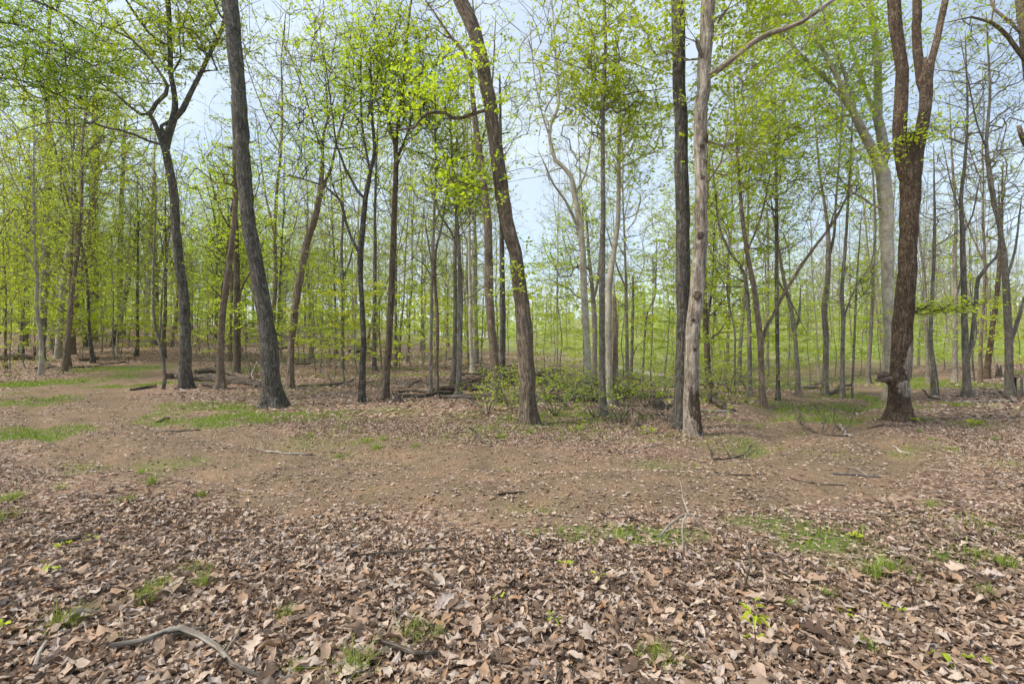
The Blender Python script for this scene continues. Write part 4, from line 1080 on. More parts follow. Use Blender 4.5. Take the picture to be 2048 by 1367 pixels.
# ------------------------------------------------------------------ low shrubs in the dip
def proto_shrub(leaf, w, hh, seed, n=62, per=8):
    r = np.random.default_rng(seed)
    stems = []
    for q in range(7):
        az = q * 0.9 + r.uniform(-.3, .3); d = np.array([math.cos(az), math.sin(az)]) * w * r.uniform(.4, .8)
        H = hh * r.uniform(.6, 1)
        stems.append(np.array([[0, 0, -0.05, .012], [d[0] * .35, d[1] * .35, H * .6, .009], [d[0] * .75, d[1] * .75, H * .95, .006], [d[0] * 1.1, d[1] * 1.1, H * .85, .003]]))
    return make_tree('shrub', 'x', 'grey', leaf, stems, [((0, 0, hh * .55), (w, w, hh * .5), n)], 12.0, (0, 0, 0), r, per=per, lsize=0.055, sides=5, seedn=seed, flat=.4, up=.3, tip=.003, spread=.34)
shr = [proto_shrub('green', 1.0, 0.9, 701), proto_shrub('lime', 1.3, 0.75, 702), proto_shrub('deep', 1.0, 0.6, 703), proto_shrub('green', 0.8, 0.4, 704, n=44)]
SHR_PX = [(1095, 800, 1, 'thick green shrub between the leaning brown trunk and the pale crooked tree', 1.15), (1130, 818, 0, 'bright green shrub in front of the dark brush at the creek dip', 1.0), (1155, 800, 1, 'lime green shrub left of the thin straight trunk', 1.0),
          (1020, 822, 0, 'low green shrub hugging the foot of the tan-footed trunk', .9), (975, 828, 3, 'low leafy clump left of the leaning brown trunk', 1.1), (1110, 832, 2, 'dark green shrub just right of the leaning brown trunk', .9), (1250, 826, 2, 'straggly shrub right of the broken-topped snag', 1.0),
          (1290, 815, 0, 'open leafy shrub before the creek', 1.0), (1320, 800, 1, 'leafy shrub left of the tall dark straight trunk', 1.1), (1335, 842, 3, 'low shrub at the foot of the tall dark straight trunk', 1.0), (1240, 845, 3, 'small green clump behind the rotten stub', 1.0), (1430, 795, 1, 'leafy shrub behind the fallen log near the flaking trunk', 1.2),
          (1460, 785, 0, 'green shrub beyond the fallen log near the flaking trunk', 1.3), (1495, 780, 2, 'dark shrub beside the bent-crowned thin trunk', 1.0), (610, 730, 2, 'green bush on the rise beyond the knot hole tree', 1.3), (660, 722, 0, 'leafy bush beside the distant log on the rise', 1.4), (10, 745, 1, 'low bush at the left edge by the mossy log', 1.0),
          (870, 735, 0, 'green bush behind the two thin upright trunks', 1.2), (1045, 760, 2, 'bush behind the leaning brown trunk', 1.2), (1190, 835, 3, 'small shrub at the foot of the thin straight trunk', 1.0), (1385, 780, 1, 'shrub seen between the flaking trunk and slim brown one', 1.1), (1570, 752, 2, 'small dark evergreen bush beyond the trail', 1.0), (1060, 835, 3, 'leafy tuft behind the foot of the leaning brown trunk', .8)]
used_s = set()
for px, py, k, lb, s in SHR_PX:
    b = unproj(px, py, h); P = shr[k]
    if k in used_s: o = copy_tree(P)
    else: o = P; used_s.add(k)
    o.location = b; o.rotation_euler = (0, 0, rb.uniform(0, 6.28)); o.scale = (s, s, s * rb.uniform(.8, 1.1))
    tag(o, lb, 'shrub', 'shrubs under the trees')

# ------------------------------------------------------------------ distant wood and hillside scrub, one mass far off
def distant_wood():
    r = np.random.default_rng(88)
    V, F, T = [], [], []
    TV, TF = [], []
    n = 0; tn = 0
    for it in range(1500):
        a = r.uniform(-1.25, 1.25); y = r.uniform(92, 260)
        if it >= 900: a = r.uniform(.1, 1.2); y = r.uniform(30, 95)
        x = a * y
        z = float(h_base(x, y))
        low = it >= 900 or (a > -0.35 and r.uniform() < 0.55)
        H = r.uniform(.6, 1.2 + y / 50) if it >= 900 else r.uniform(2, 5) if low else r.uniform(9, 15)
        if -0.55 < a < -0.3: H *= 0.45
        w = H * r.uniform(0.25, 0.4) if not low else H * .5
        k = 46
        q = norm(r.normal(0, 1, (k, 3))) * r.uniform(.3, 1, (k, 1)) ** .4
        c = np.array([x, y, z + H * .62]) + q * np.array([w, w, H * .42])
        s = r.uniform(.35, .85, (k, 1)) * (.12 + .0017 * y if it >= 900 else 1.0 if not low else .7)
        d1 = norm(r.normal(0, 1, (k, 3))) * s; d2 = norm(np.cross(d1, r.normal(0, 1, (k, 3)))) * s * .6
        vv = np.stack([c - d1, c + d2, c + d1, c - d2], 1).reshape(-1, 3)
        o = (np.arange(k) * 4)[:, None]
        F.append(np.concatenate([np.array([[0, 1, 2]]) + o, np.array([[0, 2, 3]]) + o]) + n); V.append(vv); n += len(vv)
        T.append(np.repeat(np.clip(r.uniform(0, 1) * .6 + r.uniform(0, .4, k), 0, 1), 4))
        if not low:
            tb = np.array([[x - .16, y, z - .3], [x + .16, y, z - .3], [x + .06, y + .05, z + H * .9], [x - .06, y + .05, z + H * .9], [x, y + .28, z - .3], [x, y + .1, z + H * .9]])
            TV.append(tb); TF.append(np.array([[0, 1, 2, 3], [1, 4, 5, 2], [4, 0, 3, 5]]) + tn); tn += 6
    o = tag(link('distant_wood', build_mesh('distant_wood', np.vstack(V), np.vstack(F), {'tint': ('FLOAT', np.concatenate(T))}, False, LEAF['pale'])),
            'far pale green wood and scrub on the hillside beyond the creek', 'distant wood', kind='stuff')
    TV = np.vstack(TV)
    t = link('trunks', build_mesh('trunks', TV, np.vstack(TF), {'bark': ('FLOAT_VECTOR', TV)}, True, BARK['grey']), o); t['kind'] = 'stuff'
distant_wood()

# ------------------------------------------------------------------ logs, brush, stumps, sticks
def stick(name, txt, bark, label=None, cat=None, r_up=0.0, parent=None, group=None, lift=None, sides=8, forks=(), seed=0, close=True, sink=0.25):
    """ground piece: 'x,y,w' photo pixels along the ground; forks are side twigs 'x,y,w' with their own lift"""
    r = np.random.default_rng(3000 + seed)
    def path(tx, lf):
        pts = [tuple(float(v) for v in q.split(',')) for q in tx.split()]
        out = []
        for i, p in enumerate(pts):
            g = unproj(p[0], p[1], h)
            up = (lf[i] if lf is not None else 0.0) + (.028 if p[1] > 1080 else 0.0)      # lies on top of the leaves
            rad = p[2] * g[1] / FPX / 2 * (1.2 if 'log' in name else 1.05)
            out.append([g[0], g[1], g[2] + up + rad * (1 - 2 * sink), rad])
        Q = catmull(np.array(out), 0.12)
        P, R = Q[:, :3], np.maximum(Q[:, 3], .002)
        kk = np.cumsum(r.normal(0, .011, (len(P), 3)) * [1, 1, .5], 0); tt = np.linspace(0, 1, len(P))[:, None]
        P = P + (kk - kk[:1] * (1 - tt) - kk[-1:] * tt)
        P[1:-1] += r.normal(0, 1, (len(P) - 2, 3)) * np.minimum(R[1:-1, None] * .3, .006)
        return P, R * (1 + r.normal(0, .05 if R.max() < .04 else .02, len(R)))
    P, R = path(txt, lift)
    base = P[0].copy()
    def obj(nm, P, R, par):
        t = Tubes(); t.add(P - base, R, sides, close=close and sides % 2 == 0, lump=.08, seed=seed)
        TRIS[0] += len(t.F[0]) * 2
        return link(nm, t.mesh(nm, BARK[bark]), par)
    if not forks:
        o = obj(name, P, R, parent); o.location = base
    else:
        o = link(name, None, parent, tuple(base)); br = obj('branch', P, R, o)
        for f in forks:
            Pf, Rf = path(f[0], f[1]); obj('twig', Pf, Rf, br)
    if label: tag(o, label, cat, group)
    return o

S = stick
S('fallen_log', '-60,722,16 0,721,16 40,720,15 78,719,13', 'brown', 'long mossy log lying at the left edge behind the trail', 'log', seed=1)
S('fallen_log', '158,722,7 180,721,8 193,718,6', 'brown', 'short mossy log on the leaves beyond the left bend of the trail', 'log', seed=2)
S('fallen_branch', '70,738,4 85,731,5 95,728,5 104,733,5 122,736,5 150,736,4 200,733,3', 'dead', 'crooked dark branch at the foot of the pale twin-stemmed beech', 'branch', seed=3, forks=[('104,733,4 92,737,3 72,741,2', None)])
S('fallen_branch', '200,730,4 225,728,4 252,725,4', 'dead', 'dark branch along the grassy edge of the trail', 'branch', seed=4)
S('fallen_log', '262,781,5 290,777,6 310,773,5', 'dead', 'short broken branch pointing at the twisted sapling', 'log', seed=5)
S('fallen_log', '335,758,12 352,756,15 362,757,12', 'dead', 'black rotten log end left of the forked dark tree', 'log', seed=6)
S('fallen_log', '385,763,14 420,763,17 460,766,17 500,770,14 535,774,10', 'dead', 'thick dark rotting log running behind the pale brown trunk', 'log', seed=7, lift=[.0, .02, .02, .0, 0])
S('fallen_log', '386,769,9 410,772,9 432,774,8', 'dead', 'thinner log lying in front of the thick dark rotting one', 'log', seed=8)
S('fallen_log', '392,753,9 430,750,9 470,756,8 500,762,7', 'brown', 'upper log on the heap behind the thick dark rotting one', 'log', seed=9, lift=[.12, .15, .12, .05])
S('fallen_branch', '478,720,4 492,742,4 501,763,3', 'dead', 'dark pole propped aslant on the log heap', 'branch', seed=10, lift=[.9, .45, 0.05])
S('fallen_branch', '515,745,3 508,757,3 506,776,3', 'pale_dead', 'short pale stick standing by the log heap', 'branch', seed=11, lift=[.5, .25, 0])
S('fallen_branch', '596,774,5 640,772,6 672,770,6 700,763,5 712,756,3', 'dead', 'long dark limb lying right of the knot hole tree', 'branch', seed=12, forks=[('672,770,4 655,760,4 640,748,3', [0, .12, .3])])
S('fallen_branch', '590,779,5 620,780,5 645,783,4', 'dead', 'dark branch lying at the foot of the knot hole tree', 'branch', seed=13)
S('fallen_branch', '560,699,4 580,695,5 600,692,4', 'dead', 'dark branch on the rise beside the massive leaning trunk', 'branch', seed=14, lift=[0, .1, .2])
S('fallen_log', '590,730,4 610,729,4 622,728,3', 'dead', 'short far log on the rise right of the knot hole tree', 'log', seed=15)
S('fallen_log', '700,706,9 720,705,10 745,707,8', 'dead', 'distant dark log on the rise behind the wide-limbed tree', 'log', seed=16)
S('fallen_log', '705,698,6 725,694,6 742,699,5', 'dead', 'smaller log lying on top of the distant dark one', 'log', seed=17, lift=[.1, .2, .1])
S('fallen_branch', '770,735,3 810,738,3 850,745,3 905,747,3', 'dead', 'thin grey limb lying on the rise beyond the leaning pole', 'branch', seed=18)
LOGSTACK = [('798,793,6 840,794,7 880,790,8 905,788,7', 'lowest dark log of the long stack behind the clearing'), ('860,783,8 900,782,9 950,782,9 990,784,8', 'thick log lying across the long stack'), ('880,796,9 930,797,10 985,799,9', 'front log of the long stack, nearest the clearing'),
            ('795,786,4 830,784,4 870,788,4', 'thin pole lying on the left end of the long stack'), ('900,775,7 950,774,7 985,777,6', 'rear log of the long stack beside the brush heap')]
for i, (t, lb) in enumerate(LOGSTACK): S('fallen_log', t, 'dead', lb, 'log', seed=20 + i, group='logs of the long stack', lift=[.03 * (i % 2)] * len(t.split()))
S('fallen_branch', '815,775,3 840,771,4 862,776,4 880,783,3', 'dead', 'arched branch above the left end of the long log stack', 'branch', seed=26, lift=[0, .15, .15, .05])
S('fallen_log', '1330,818,8 1348,813,10 1372,812,10', 'dead', 'rotten log end pushing out left of the tall dark trunk', 'log', seed=27)
S('fallen_log', '1420,803,12 1440,812,13 1455,820,11 1470,823,6', 'dead', 'weathered split log lying right of the pale flaking trunk', 'log', seed=28, lift=[.12, .05, 0, 0])
S('fallen_log', '1403,822,6 1430,824,6 1466,825,5', 'pale_dead', 'low grey stick along the weathered split log', 'log', seed=29)
S('fallen_branch', '1415,812,6 1424,806,7 1432,803,5', 'dead', 'dark knotty root end beside the weathered split log', 'branch', seed=30, lift=[.1, .2, .2])
S('fallen_log', '1610,778,6 1640,777,7 1662,790,5', 'dead', 'low dark log behind the knobbly grey trunk', 'log', seed=31)
S('fallen_log', '1663,788,5 1685,779,6 1703,777,5', 'dead', 'log leaning at the foot of the slim grey trunks', 'log', seed=32, lift=[0, .1, .12])
S('fallen_branch', '1735,858,4 1765,851,5 1790,853,4 1830,853,3', 'dead', 'flat grey branch lying before the thick scaly trunk', 'branch', seed=33)
S('fallen_branch', '1680,852,8 1690,865,6 1703,874,6', 'pale_dead', 'stubby pale broken branch at the trail edge', 'branch', seed=34)
S('fallen_branch', '1590,829,2 1602,850,3 1615,862,3 1650,870,4 1680,873,4 1702,872,4', 'dead', 'dead limb with upright twigs lying across the trail bend', 'branch', seed=35, lift=[.25, .12, .04, 0, 0, 0],
  forks=[('1648,870,3 1640,850,2 1630,835,1.5', [0, .12, .25]), ('1662,872,2.5 1668,855,2 1668,838,1.5', [0, .1, .22]), ('1615,862,2 1600,858,1.5 1585,835,1.2', [.05, .08, .2]), ('1680,873,2 1700,862,1.6 1712,845,1.2', [0, .1, .3])])
S('fallen_branch', '1660,948,4 1700,949,5 1735,951,5 1760,955,4', 'pale_dead', 'straight pale stick on the bare soil of the right trail bend', 'branch', seed=36, forks=[('1735,951,3 1715,942,2.5 1693,938,4', [0, .03, .02])])
S('fallen_branch', '1430,945,3 1470,950,3 1500,951,3', 'dead', 'thin dark stick on the trail below the pale flaking trunk', 'branch', seed=37)
S('fallen_branch', '1578,955,2.5 1600,962,3 1640,968,3 1690,970,2', 'dead', 'thin curved stick beside the straight pale one', 'branch', seed=38)
S('fallen_branch', '1415,895,2 1430,919,3 1460,918,3 1490,914,3 1505,898,2', 'dead', 'spindly twig with raised ends below the pale flaking trunk', 'branch', seed=39, lift=[.06, 0, 0, 0.02, .07], forks=[('1460,918,2 1452,905,1.5 1440,898,1', [0, .04, .1]), ('1480,916,2 1492,924,1.5 1505,922,1', [0, .02, .03])])
S('fallen_branch', '1785,892,4 1800,904,5 1820,908,4', 'pale_dead', 'short bent stick at the right trail edge', 'branch', seed=40)
S('fallen_branch', '512,898,3 545,905,4 590,909,4 632,911,3', 'pale_dead', 'long pale slender stick on the trail below the massive leaning trunk', 'branch', seed=41, forks=[('545,905,2 525,900,2 515,885,1.5', [0, .03, .15])])
S('fallen_branch', '310,866,3 350,864,4 400,860,3', 'dead', 'dark thin stick on the left stretch of the trail', 'branch', seed=42)
S('fallen_branch', '315,846,6 326,841,7 338,838,6', 'dead', 'stubby dark piece of wood on the left stretch of the trail', 'branch', seed=43)
S('fallen_branch', '985,992,4 1010,988,5 1030,985,5 1050,984,4', 'dead', 'short crooked grey stick in the middle of the trail', 'branch', seed=44)
S('fallen_branch', '110,1090,7 135,1087,9 162,1081,8', 'dead', 'stubby dark stick in the leaves on the left', 'branch', seed=45)
S('fallen_branch', '222,1303,8 270,1298,10 310,1284,10 345,1280,11 385,1285,11 420,1308,10 460,1338,8 520,1365,6', 'pale_dead', 'long grey curved branch lying in the leaves at bottom left', 'branch', seed=46, forks=[('345,1280,6 380,1274,6 410,1266,4', None), ('445,1325,5 470,1300,4 490,1285,3', [0, .03, .1])])
S('fallen_branch', '70,1345,8 80,1325,7 92,1306,5', 'pale_dead', 'short grey twig upright among leaves in the lower left corner', 'branch', seed=47, lift=[0, .01, .03])
S('fallen_branch', '765,1296,9 800,1312,10 830,1321,10 875,1318,8', 'dead', 'bent brown stick half buried in the leaves at bottom centre', 'branch', seed=48, forks=[('775,1300,5 768,1290,4 755,1278,3', None)])
S('fallen_branch', '705,1120,4 760,1115,5 830,1110,4 880,1105,3', 'dead', 'thin dark stick along the litter edge of the clearing', 'branch', seed=49)
S('fallen_branch', '1318,1082,4 1340,1068,5 1365,1060,5 1385,1060,5 1402,1066,4', 'pale_dead', 'pale arching twig standing out of the leaves beside the bare soil', 'branch', seed=50, lift=[0, .06, .12, .12, .05], forks=[('1372,1060,4 1367,1080,3 1365,1110,3', [.12, .05, 0]), ('1378,1060,3 1365,1040,2 1352,1015,1.5', [.12, .2, .3])])
S('fallen_branch', '450,1070,3 490,1060,3 520,1048,3', 'dead', 'fine dark twig on the brown leaves left of centre', 'branch', seed=51)
S('fallen_branch', '1925,805,5 1955,803,5 1990,803,6 2035,803,5', 'pale_dead', 'pale stick lying before the rough grey trunk by the fence post', 'branch', seed=52)
S('fallen_branch', '2000,795,5 2012,799,5 2025,804,4', 'dead', 'short limb propped on the mossy roots by the fence post', 'branch', seed=53, lift=[.15, .08, 0])
S('fallen_branch', '1846,790,3 1858,796,3 1880,799,3', 'dead', 'small crooked stick on the bank right of the scaly trunk', 'branch', seed=54, lift=[.15, .03, 0])
S('fallen_branch', '1160,880,3 1200,884,3 1240,878,2', 'dead', 'thin stick in the leaves below the thin straight trunk', 'branch', seed=55)
S('fallen_branch', '1260,905,3 1290,893,3 1330,888,2', 'pale_dead', 'pale twig in the leaves left of the tall dark trunk', 'branch', seed=56)
S('fallen_branch', '940,870,5 965,885,5 985,893,3', 'dead', 'short dark stick left of the leaning brown trunk', 'branch', seed=57, lift=[.1, .03, 0])
S('fallen_branch', '1500,1130,4 1495,1150,4 1490,1180,3', 'dead', 'dark thin twig upright among leaves right of centre', 'branch', seed=58, lift=[.12, .05, 0])

# stumps
def stump(px, py, wpx, hpx, label, seed, bark='dead', jag=.5):
    r = np.random.default_rng(seed); b = unproj(px, py, h); D = b[1]
    rad, H = wpx * D / FPX / 2, hpx * D / FPX
    sd = 16; th = np.linspace(0, 2 * math.pi, sd, endpoint=False)
    t = Tubes(); z = np.array([-.1, 0, .3 * H, .7 * H, H])
    P = np.stack([np.cumsum(r.normal(0, .01, 5)), np.cumsum(r.normal(0, .01, 5)), z], -1)
    t.add(P, rad * np.array([1.25, 1.15, 1, .92, .8]), sd, lump=.12, seed=seed)
    V = t.V[0]; top = slice(4 * sd, 5 * sd)
    V[top, 2] += H * jag * (r.uniform(-1, .6, sd)); V[3 * sd:4 * sd, 2] += H * jag * .3 * r.uniform(-1, .2, sd)
    cen = V[top].mean(0) - np.array([0, 0, H * .35]); a = len(V)
    t.V[0] = np.vstack([V, cen[None]]); t.B[0] = np.vstack([t.B[0], t.B[0][-1:]]); i = np.arange(0, sd, 2)
    t.F.append(np.stack([4 * sd + i, 4 * sd + i + 1, 4 * sd + (i + 2) % sd, np.full(len(i), a)], -1))
    o = link('stump', t.mesh('stump', BARK[bark]), None, tuple(b)); tag(o, label, 'stump')
stump(1268, 852, 16, 26, 'small rotten jagged stub in the leaves left of the tall dark trunk', 1, 'tan', .7)
stump(793, 803, 26, 14, 'dark broken stump piece at the foot of the leaning dark pole', 2)
stump(1311, 818, 34, 16, 'dark upturned root mass left of the tall dark trunk', 3)
stump(70, 722, 6, 26, 'reddish rotten stub against the straight brown trunk, far left', 4, 'ruddy')
stump(1998, 752, 10, 20, 'dark old stump beyond the rough grey trunk by the fence post', 5)

# brush heaps: every bough a part
def brush(px, py, w, hh, n, label, seed, D=None):
    r = np.random.default_rng(seed); b = unproj(px, py, h)
    root = tag(link('brush_heap', None, None, tuple(b)), label, 'brush heap')
    for k in range(n):
        c = np.array([r.normal(0, w * .33), r.normal(0, w * .2), abs(r.normal(0, hh * .4)) + .05])
        az = r.normal(0, .45) + (math.pi if r.uniform() < .5 else 0); L = r.uniform(.7, 1.9)
        d = np.array([math.cos(az), math.sin(az), r.normal(0.05, .12)])
        t_ = np.linspace(-.5, .5, 7)[:, None]
        P = c + d * L * t_ + np.array([0, 0, -1]) * (t_ ** 2) * L * .5 + np.cumsum(r.normal(0, .025, (7, 3)), 0)
        P[:, 2] = np.maximum(P[:, 2], .0)
        tb = Tubes(); tb.add(P, r.uniform(.010, .028) * (1 - .6 * (t_[:, 0] + .5)), 5, seed=k)
        TRIS[0] += 60
        link('bough', tb.mesh('bough', BARK['dead']), root)
brush(985, 768, 2.0, .75, 70, 'dark heap of cut brush behind the tan-footed trunk', 1)
brush(1085, 772, 2.4, .6, 60, 'grey tangle of fallen boughs right of the leaning brown trunk', 2)
brush(1250, 795, 1.0, .6, 36, 'tangle of dead boughs behind the broken-topped snag', 3)
brush(1160, 800, 1.2, .5, 30, 'dark brushwood under the green shrubs at the creek dip', 4)

# fence posts along the wood edge
def post(px, py, top, wpx, label, cap=False, dark=True):
    b = unproj(px, py, h); D = b[1]; H = (py - top) * D / FPX; w = max(.025, wpx * D / FPX / 2)
    m = POSTM if dark else POSTG
    V = []
    for z, s in ((-.2, 1), (H * .97, 1), (H, .7)):
        for k in range(8): V.append([w * s * math.cos(k * .7854), w * s * math.sin(k * .7854), z])
    V.append([0, 0, H + .005])
    F = [[r_ * 8 + k, r_ * 8 + (k + 1) % 8, (r_ + 1) * 8 + (k + 1) % 8, (r_ + 1) * 8 + k] for r_ in (0, 1) for k in range(8)] + [[16 + k, 16 + k + 1, 16 + (k + 2) % 8, 24] for k in (0, 2, 4, 6)]
    o = link('fence_post', build_mesh('fence_post', np.array(V), np.array(F), None, False, m), None, tuple(b))
    tag(o, label, 'fence post', 'fence posts at the wood edge')
def flat_mat(name, c, rough=.8):
    m, nt, N, L = new_mat(name); out = N.new('ShaderNodeOutputMaterial'); b = N.new('ShaderNodeBsdfPrincipled')
    n = node(nt, 'ShaderNodeTexNoise', Scale=18.0, Detail=4.0)
    L.new(ramp(nt, n.outputs['Fac'], [(.3, tuple(v * .6 for v in c)), (.7, tuple(v * 1.3 for v in c))]), b.inputs['Base Color'])
    b.inputs['Roughness'].default_value = rough; L.new(b.outputs[0], out.inputs['Surface']); return m
POSTM, POSTG = flat_mat('post_dark', (.03, .026, .024)), flat_mat('post_grey', (.12, .11, .10))
post(2030, 793, 754, 5, 'black fence post standing beside the rough grey trunk')
post(2043, 797, 755, 2.5, 'thin metal fence post at the right edge', dark=False)
post(259, 682, 660, 2.5, 'dark fence post on the slope right of the thin leaning trunk')
post(277, 679, 664, 1.6, 'thin fence post left of the small pale bole', dark=False)
post(213, 687, 668, 1.6, 'thin fence post left of the thin leaning trunk', dark=False)
post(37, 710, 686, 2, 'thin fence post left of the straight brown trunk', dark=False)

# ------------------------------------------------------------------ leaf litter
def leaf_shape(N, r, L, W, stations, lobed):
    """N curled leaves, (N, stations*3, 3) in local space: x along the leaf, y across, z up"""
    t = np.linspace(0, 1, stations)
    prof = np.sin(np.pi * np.clip(t, 0.02, 0.985)) ** 0.75
    if lobed: prof = prof * np.where(np.arange(stations) % 2 == 0, 0.55, 1.15)
    wv = W[:, None] * prof[None] * 0.5 * (1 + r.normal(0, .08, (N, stations)))
    x = (t[None] - .5) * L[:, None]
    k1 = r.normal(0.35, 0.55, N)[:, None]; k2 = r.normal(0, 0.5, N)[:, None]; tw = r.normal(0, .5, N)[:, None]
    zmid = k2 * L[:, None] * ((t[None] - .5) ** 2) + r.normal(0, .006, (N, stations))
    out = np.zeros((N, stations, 3, 3))
    for c, sgn in ((0, -1), (1, 0), (2, 1)):
        ang = np.clip(k1 * 1.2 + tw * (t[None] - .5), -1.3, 1.5)
        out[:, :, c, 0] = x
        out[:, :, c, 1] = sgn * wv * np.cos(ang)
        out[:, :, c, 2] = zmid + abs(sgn) * wv * np.sin(ang) + (r.normal(0, .003, (N, stations)) if sgn else 0)
    return out.reshape(N, stations * 3, 3)

def leaf_faces(stations):
    f = []
    for s in range(stations - 1):
        for c in (0, 1):
            a = s * 3 + c
            f.append([a, a + 1, a + 4, a + 3])
    return np.array(f)

def scatter(n, y0, y1, r, dens):
    y = np.sqrt(r.uniform(y0 * y0, y1 * y1, n)); x = r.uniform(-1.2, 1.2, n) * (y + .4)
    k = r.uniform(0, 1, n) < dens(x, y)
    return x[k], y[k]

def litter_density(x, y):
    p = path_mask(x, y); g = grass_mask(x, y)
    n = vnoise(x, y, 1.3, 11) * .6 + vnoise(x, y, .4, 12) * .4
    d, off, w = trail_dist(x, y)
    inside = np.maximum(1 - ss(.9, 1.7, d / w), .75 * ss(3.2, 4.2, y) * ss(9, 6.5, y) * ss(0.5, -1.5, x))
    trans = ss(.9, 2.3, d / w + 1.1 * (n - .5))                               # trodden duff thins out the leaves towards the trail
    return np.clip((1 - .88 * p) * (1 - .8 * g) * (1.15 - .3 * inside) * (.14 + .86 * trans) * (.35 + 1.1 * ss(.2, .6, n)), 0, 1)

def orient(N, r, tilt):
    az = r.uniform(0, 2 * math.pi, N); tx = r.normal(0, tilt, N); ty = r.normal(0, tilt, N)
    flip = np.where(r.uniform(0, 1, N) < .35, -1.0, 1.0)
    X = np.stack([np.cos(az), np.sin(az), tx], -1); X = norm(X)
    Z = norm(np.stack([-tx * np.cos(az) - ty * -np.sin(az), -tx * np.sin(az) - ty * np.cos(az), np.ones(N)], -1))
    Y = norm(np.cross(Z, X)); Z = np.cross(X, Y)
    return X, Y * flip[:, None], Z * flip[:, None]

def chip_mesh(x, y, r, lo, hi, tilt, lift):
    """one bent kite per leaf, for small or distant ones"""
    N = len(x); L = r.uniform(lo, hi, N)[:, None]; W = L * r.uniform(.4, .7, (N, 1))
    X, Y, Z = orient(N, r, tilt)
    k = r.normal(0, .22, (N, 1))
    V = np.stack([-X * L * .5, -Y * W * .5 + Z * W * k, X * L * .5, Y * W * .5 + Z * W * k], 1)
    z = h(x, y) + lift * r.uniform(0, 1, N) - V[..., 2].min(1) * .9
    V += np.stack([x, y, z], -1)[:, None]
    tint = np.clip(r.beta(2.0, 1.7, N) * .92 + (vnoise(x, y, 2.4, 14) - .5) * .22, 0.01, .985)
    return V.reshape(-1, 3), np.arange(N * 4).reshape(N, 4), np.repeat(tint, 4)

def litter_mesh(x, y, r, stations, lobed, lo, hi, tilt, lift):
    N = len(x)
    L = r.uniform(lo, hi, N) * r.choice([.6, .8, 1, 1.15], N); W = L * r.uniform(.34, .56, N)
    S_ = leaf_shape(N, r, L, W, stations, lobed)
    X, Y, Z = orient(N, r, tilt)
    V = S_[..., 0:1] * X[:, None] + S_[..., 1:2] * Y[:, None] + S_[..., 2:3] * Z[:, None]
    zmin = V[..., 2].min(1)
    z = h(x, y) + lift * r.uniform(0, 1, N) ** 1.6 - zmin * r.uniform(.25, .95, N)
    V += np.stack([x, y, z], -1)[:, None]
    F = (leaf_faces(stations)[None] + (np.arange(N) * stations * 3)[:, None, None]).reshape(-1, 4)
    big = vnoise(x, y, 2.4, 14)
    tint = np.clip(r.beta(2.0, 1.35, N) * .95 + (big - .5) * .25, 0.01, .985)
    return V.reshape(-1, 3), F, np.repeat(tint, stations * 3)

rl = np.random.default_rng(4242)
Vs, Fs, Ts, off = [], [], [], 0
def put(args):
    global off
    V, F, T = args
    Vs.append(V); Fs.append(F + off); Ts.append(T); off += len(V)
    TRIS[0] += len(F) * 2
near_x, near_y = scatter(46000, 1.15, 4.6, rl, litter_density)
cut = int(len(near_x) * .75)
put(litter_mesh(near_x[:cut], near_y[:cut], rl, 4, False, .036, .086, .14, .016))
put(litter_mesh(near_x[cut:], near_y[cut:], rl, 6, True, .05, .095, .13, .018))
mx, my = scatter(60000, 4.6, 9.5, rl, litter_density)
put(litter_mesh(mx, my, rl, 3, False, .035, .085, .15, .012))
fx, fy = scatter(90000, 9.5, 30, rl, lambda x, y: litter_density(x, y) * (.35 + .65 * ss(30, 12, y)))
put(chip_mesh(fx, fy, rl, .06, .14, .25, .02))
fx2, fy2 = scatter(30000, 28, 52, rl, lambda x, y: .8 * (1 - path_mask(x, y)) * ss(.2, -.3, x / y - .25))
put(chip_mesh(fx2, fy2, rl, .12, .24, .25, .02))
# broken bits between the whole leaves
bx_, by_ = scatter(95000, 1.2, 9.0, rl, lambda x, y: (1 - .8 * path_mask(x, y)) * (.4 + .6 * ss(.3, .6, vnoise(x, y, .5, 51))))
put(chip_mesh(bx_, by_, rl, .012, .045, .25, .016))
# small crumbs on the trail
cxx, cyy = scatter(60000, 3.0, 14, rl, lambda x, y: path_mask(x, y) * (.15 + .85 * ss(.3, .7, vnoise(x, y, .8, 21))))
put(chip_mesh(cxx, cyy, rl, .02, .07, .12, .005))
LIT = tag(link('leaf_litter', build_mesh('leaf_litter', np.vstack(Vs), np.vstack(Fs), {'tint': ('FLOAT', np.concatenate(Ts))}, False, LITTER)),
          'dry brown and tan fallen leaves covering the woodland floor', 'leaf litter', kind='stuff')
# the 300 leaves that show largest, each a piece of its own
variants = []
for q in range(14):
    lob = q % 4 == 3; st_ = 9 if lob else 7
    S_ = leaf_shape(1, rl, np.array([.125 if lob else .105]), np.array([.075 if lob else .048]), st_, lob)[0]
    variants.append(build_mesh('leaf', S_, leaf_faces(st_), {'tint': ('FLOAT', np.full(len(S_), .0))}, True, LITTER))
    TRIS[0] += 24
for q in range(300):
    y = math.sqrt(rl.uniform(1.75 ** 2, 3.1 ** 2)); x = rl.uniform(-1.02, 1.02) * y
    o = link('leaf', variants[int(rl.integers(0, 14))], LIT, (x, y, float(h(x, y)) + .022 + rl.uniform(0, .015)))
    o.rotation_euler = (rl.normal(0, .25) + (math.pi if rl.uniform() < .3 else 0), rl.normal(0, .25), rl.uniform(0, 6.28))
    s = rl.uniform(.75, 1.3); o.scale = (s, s, s)

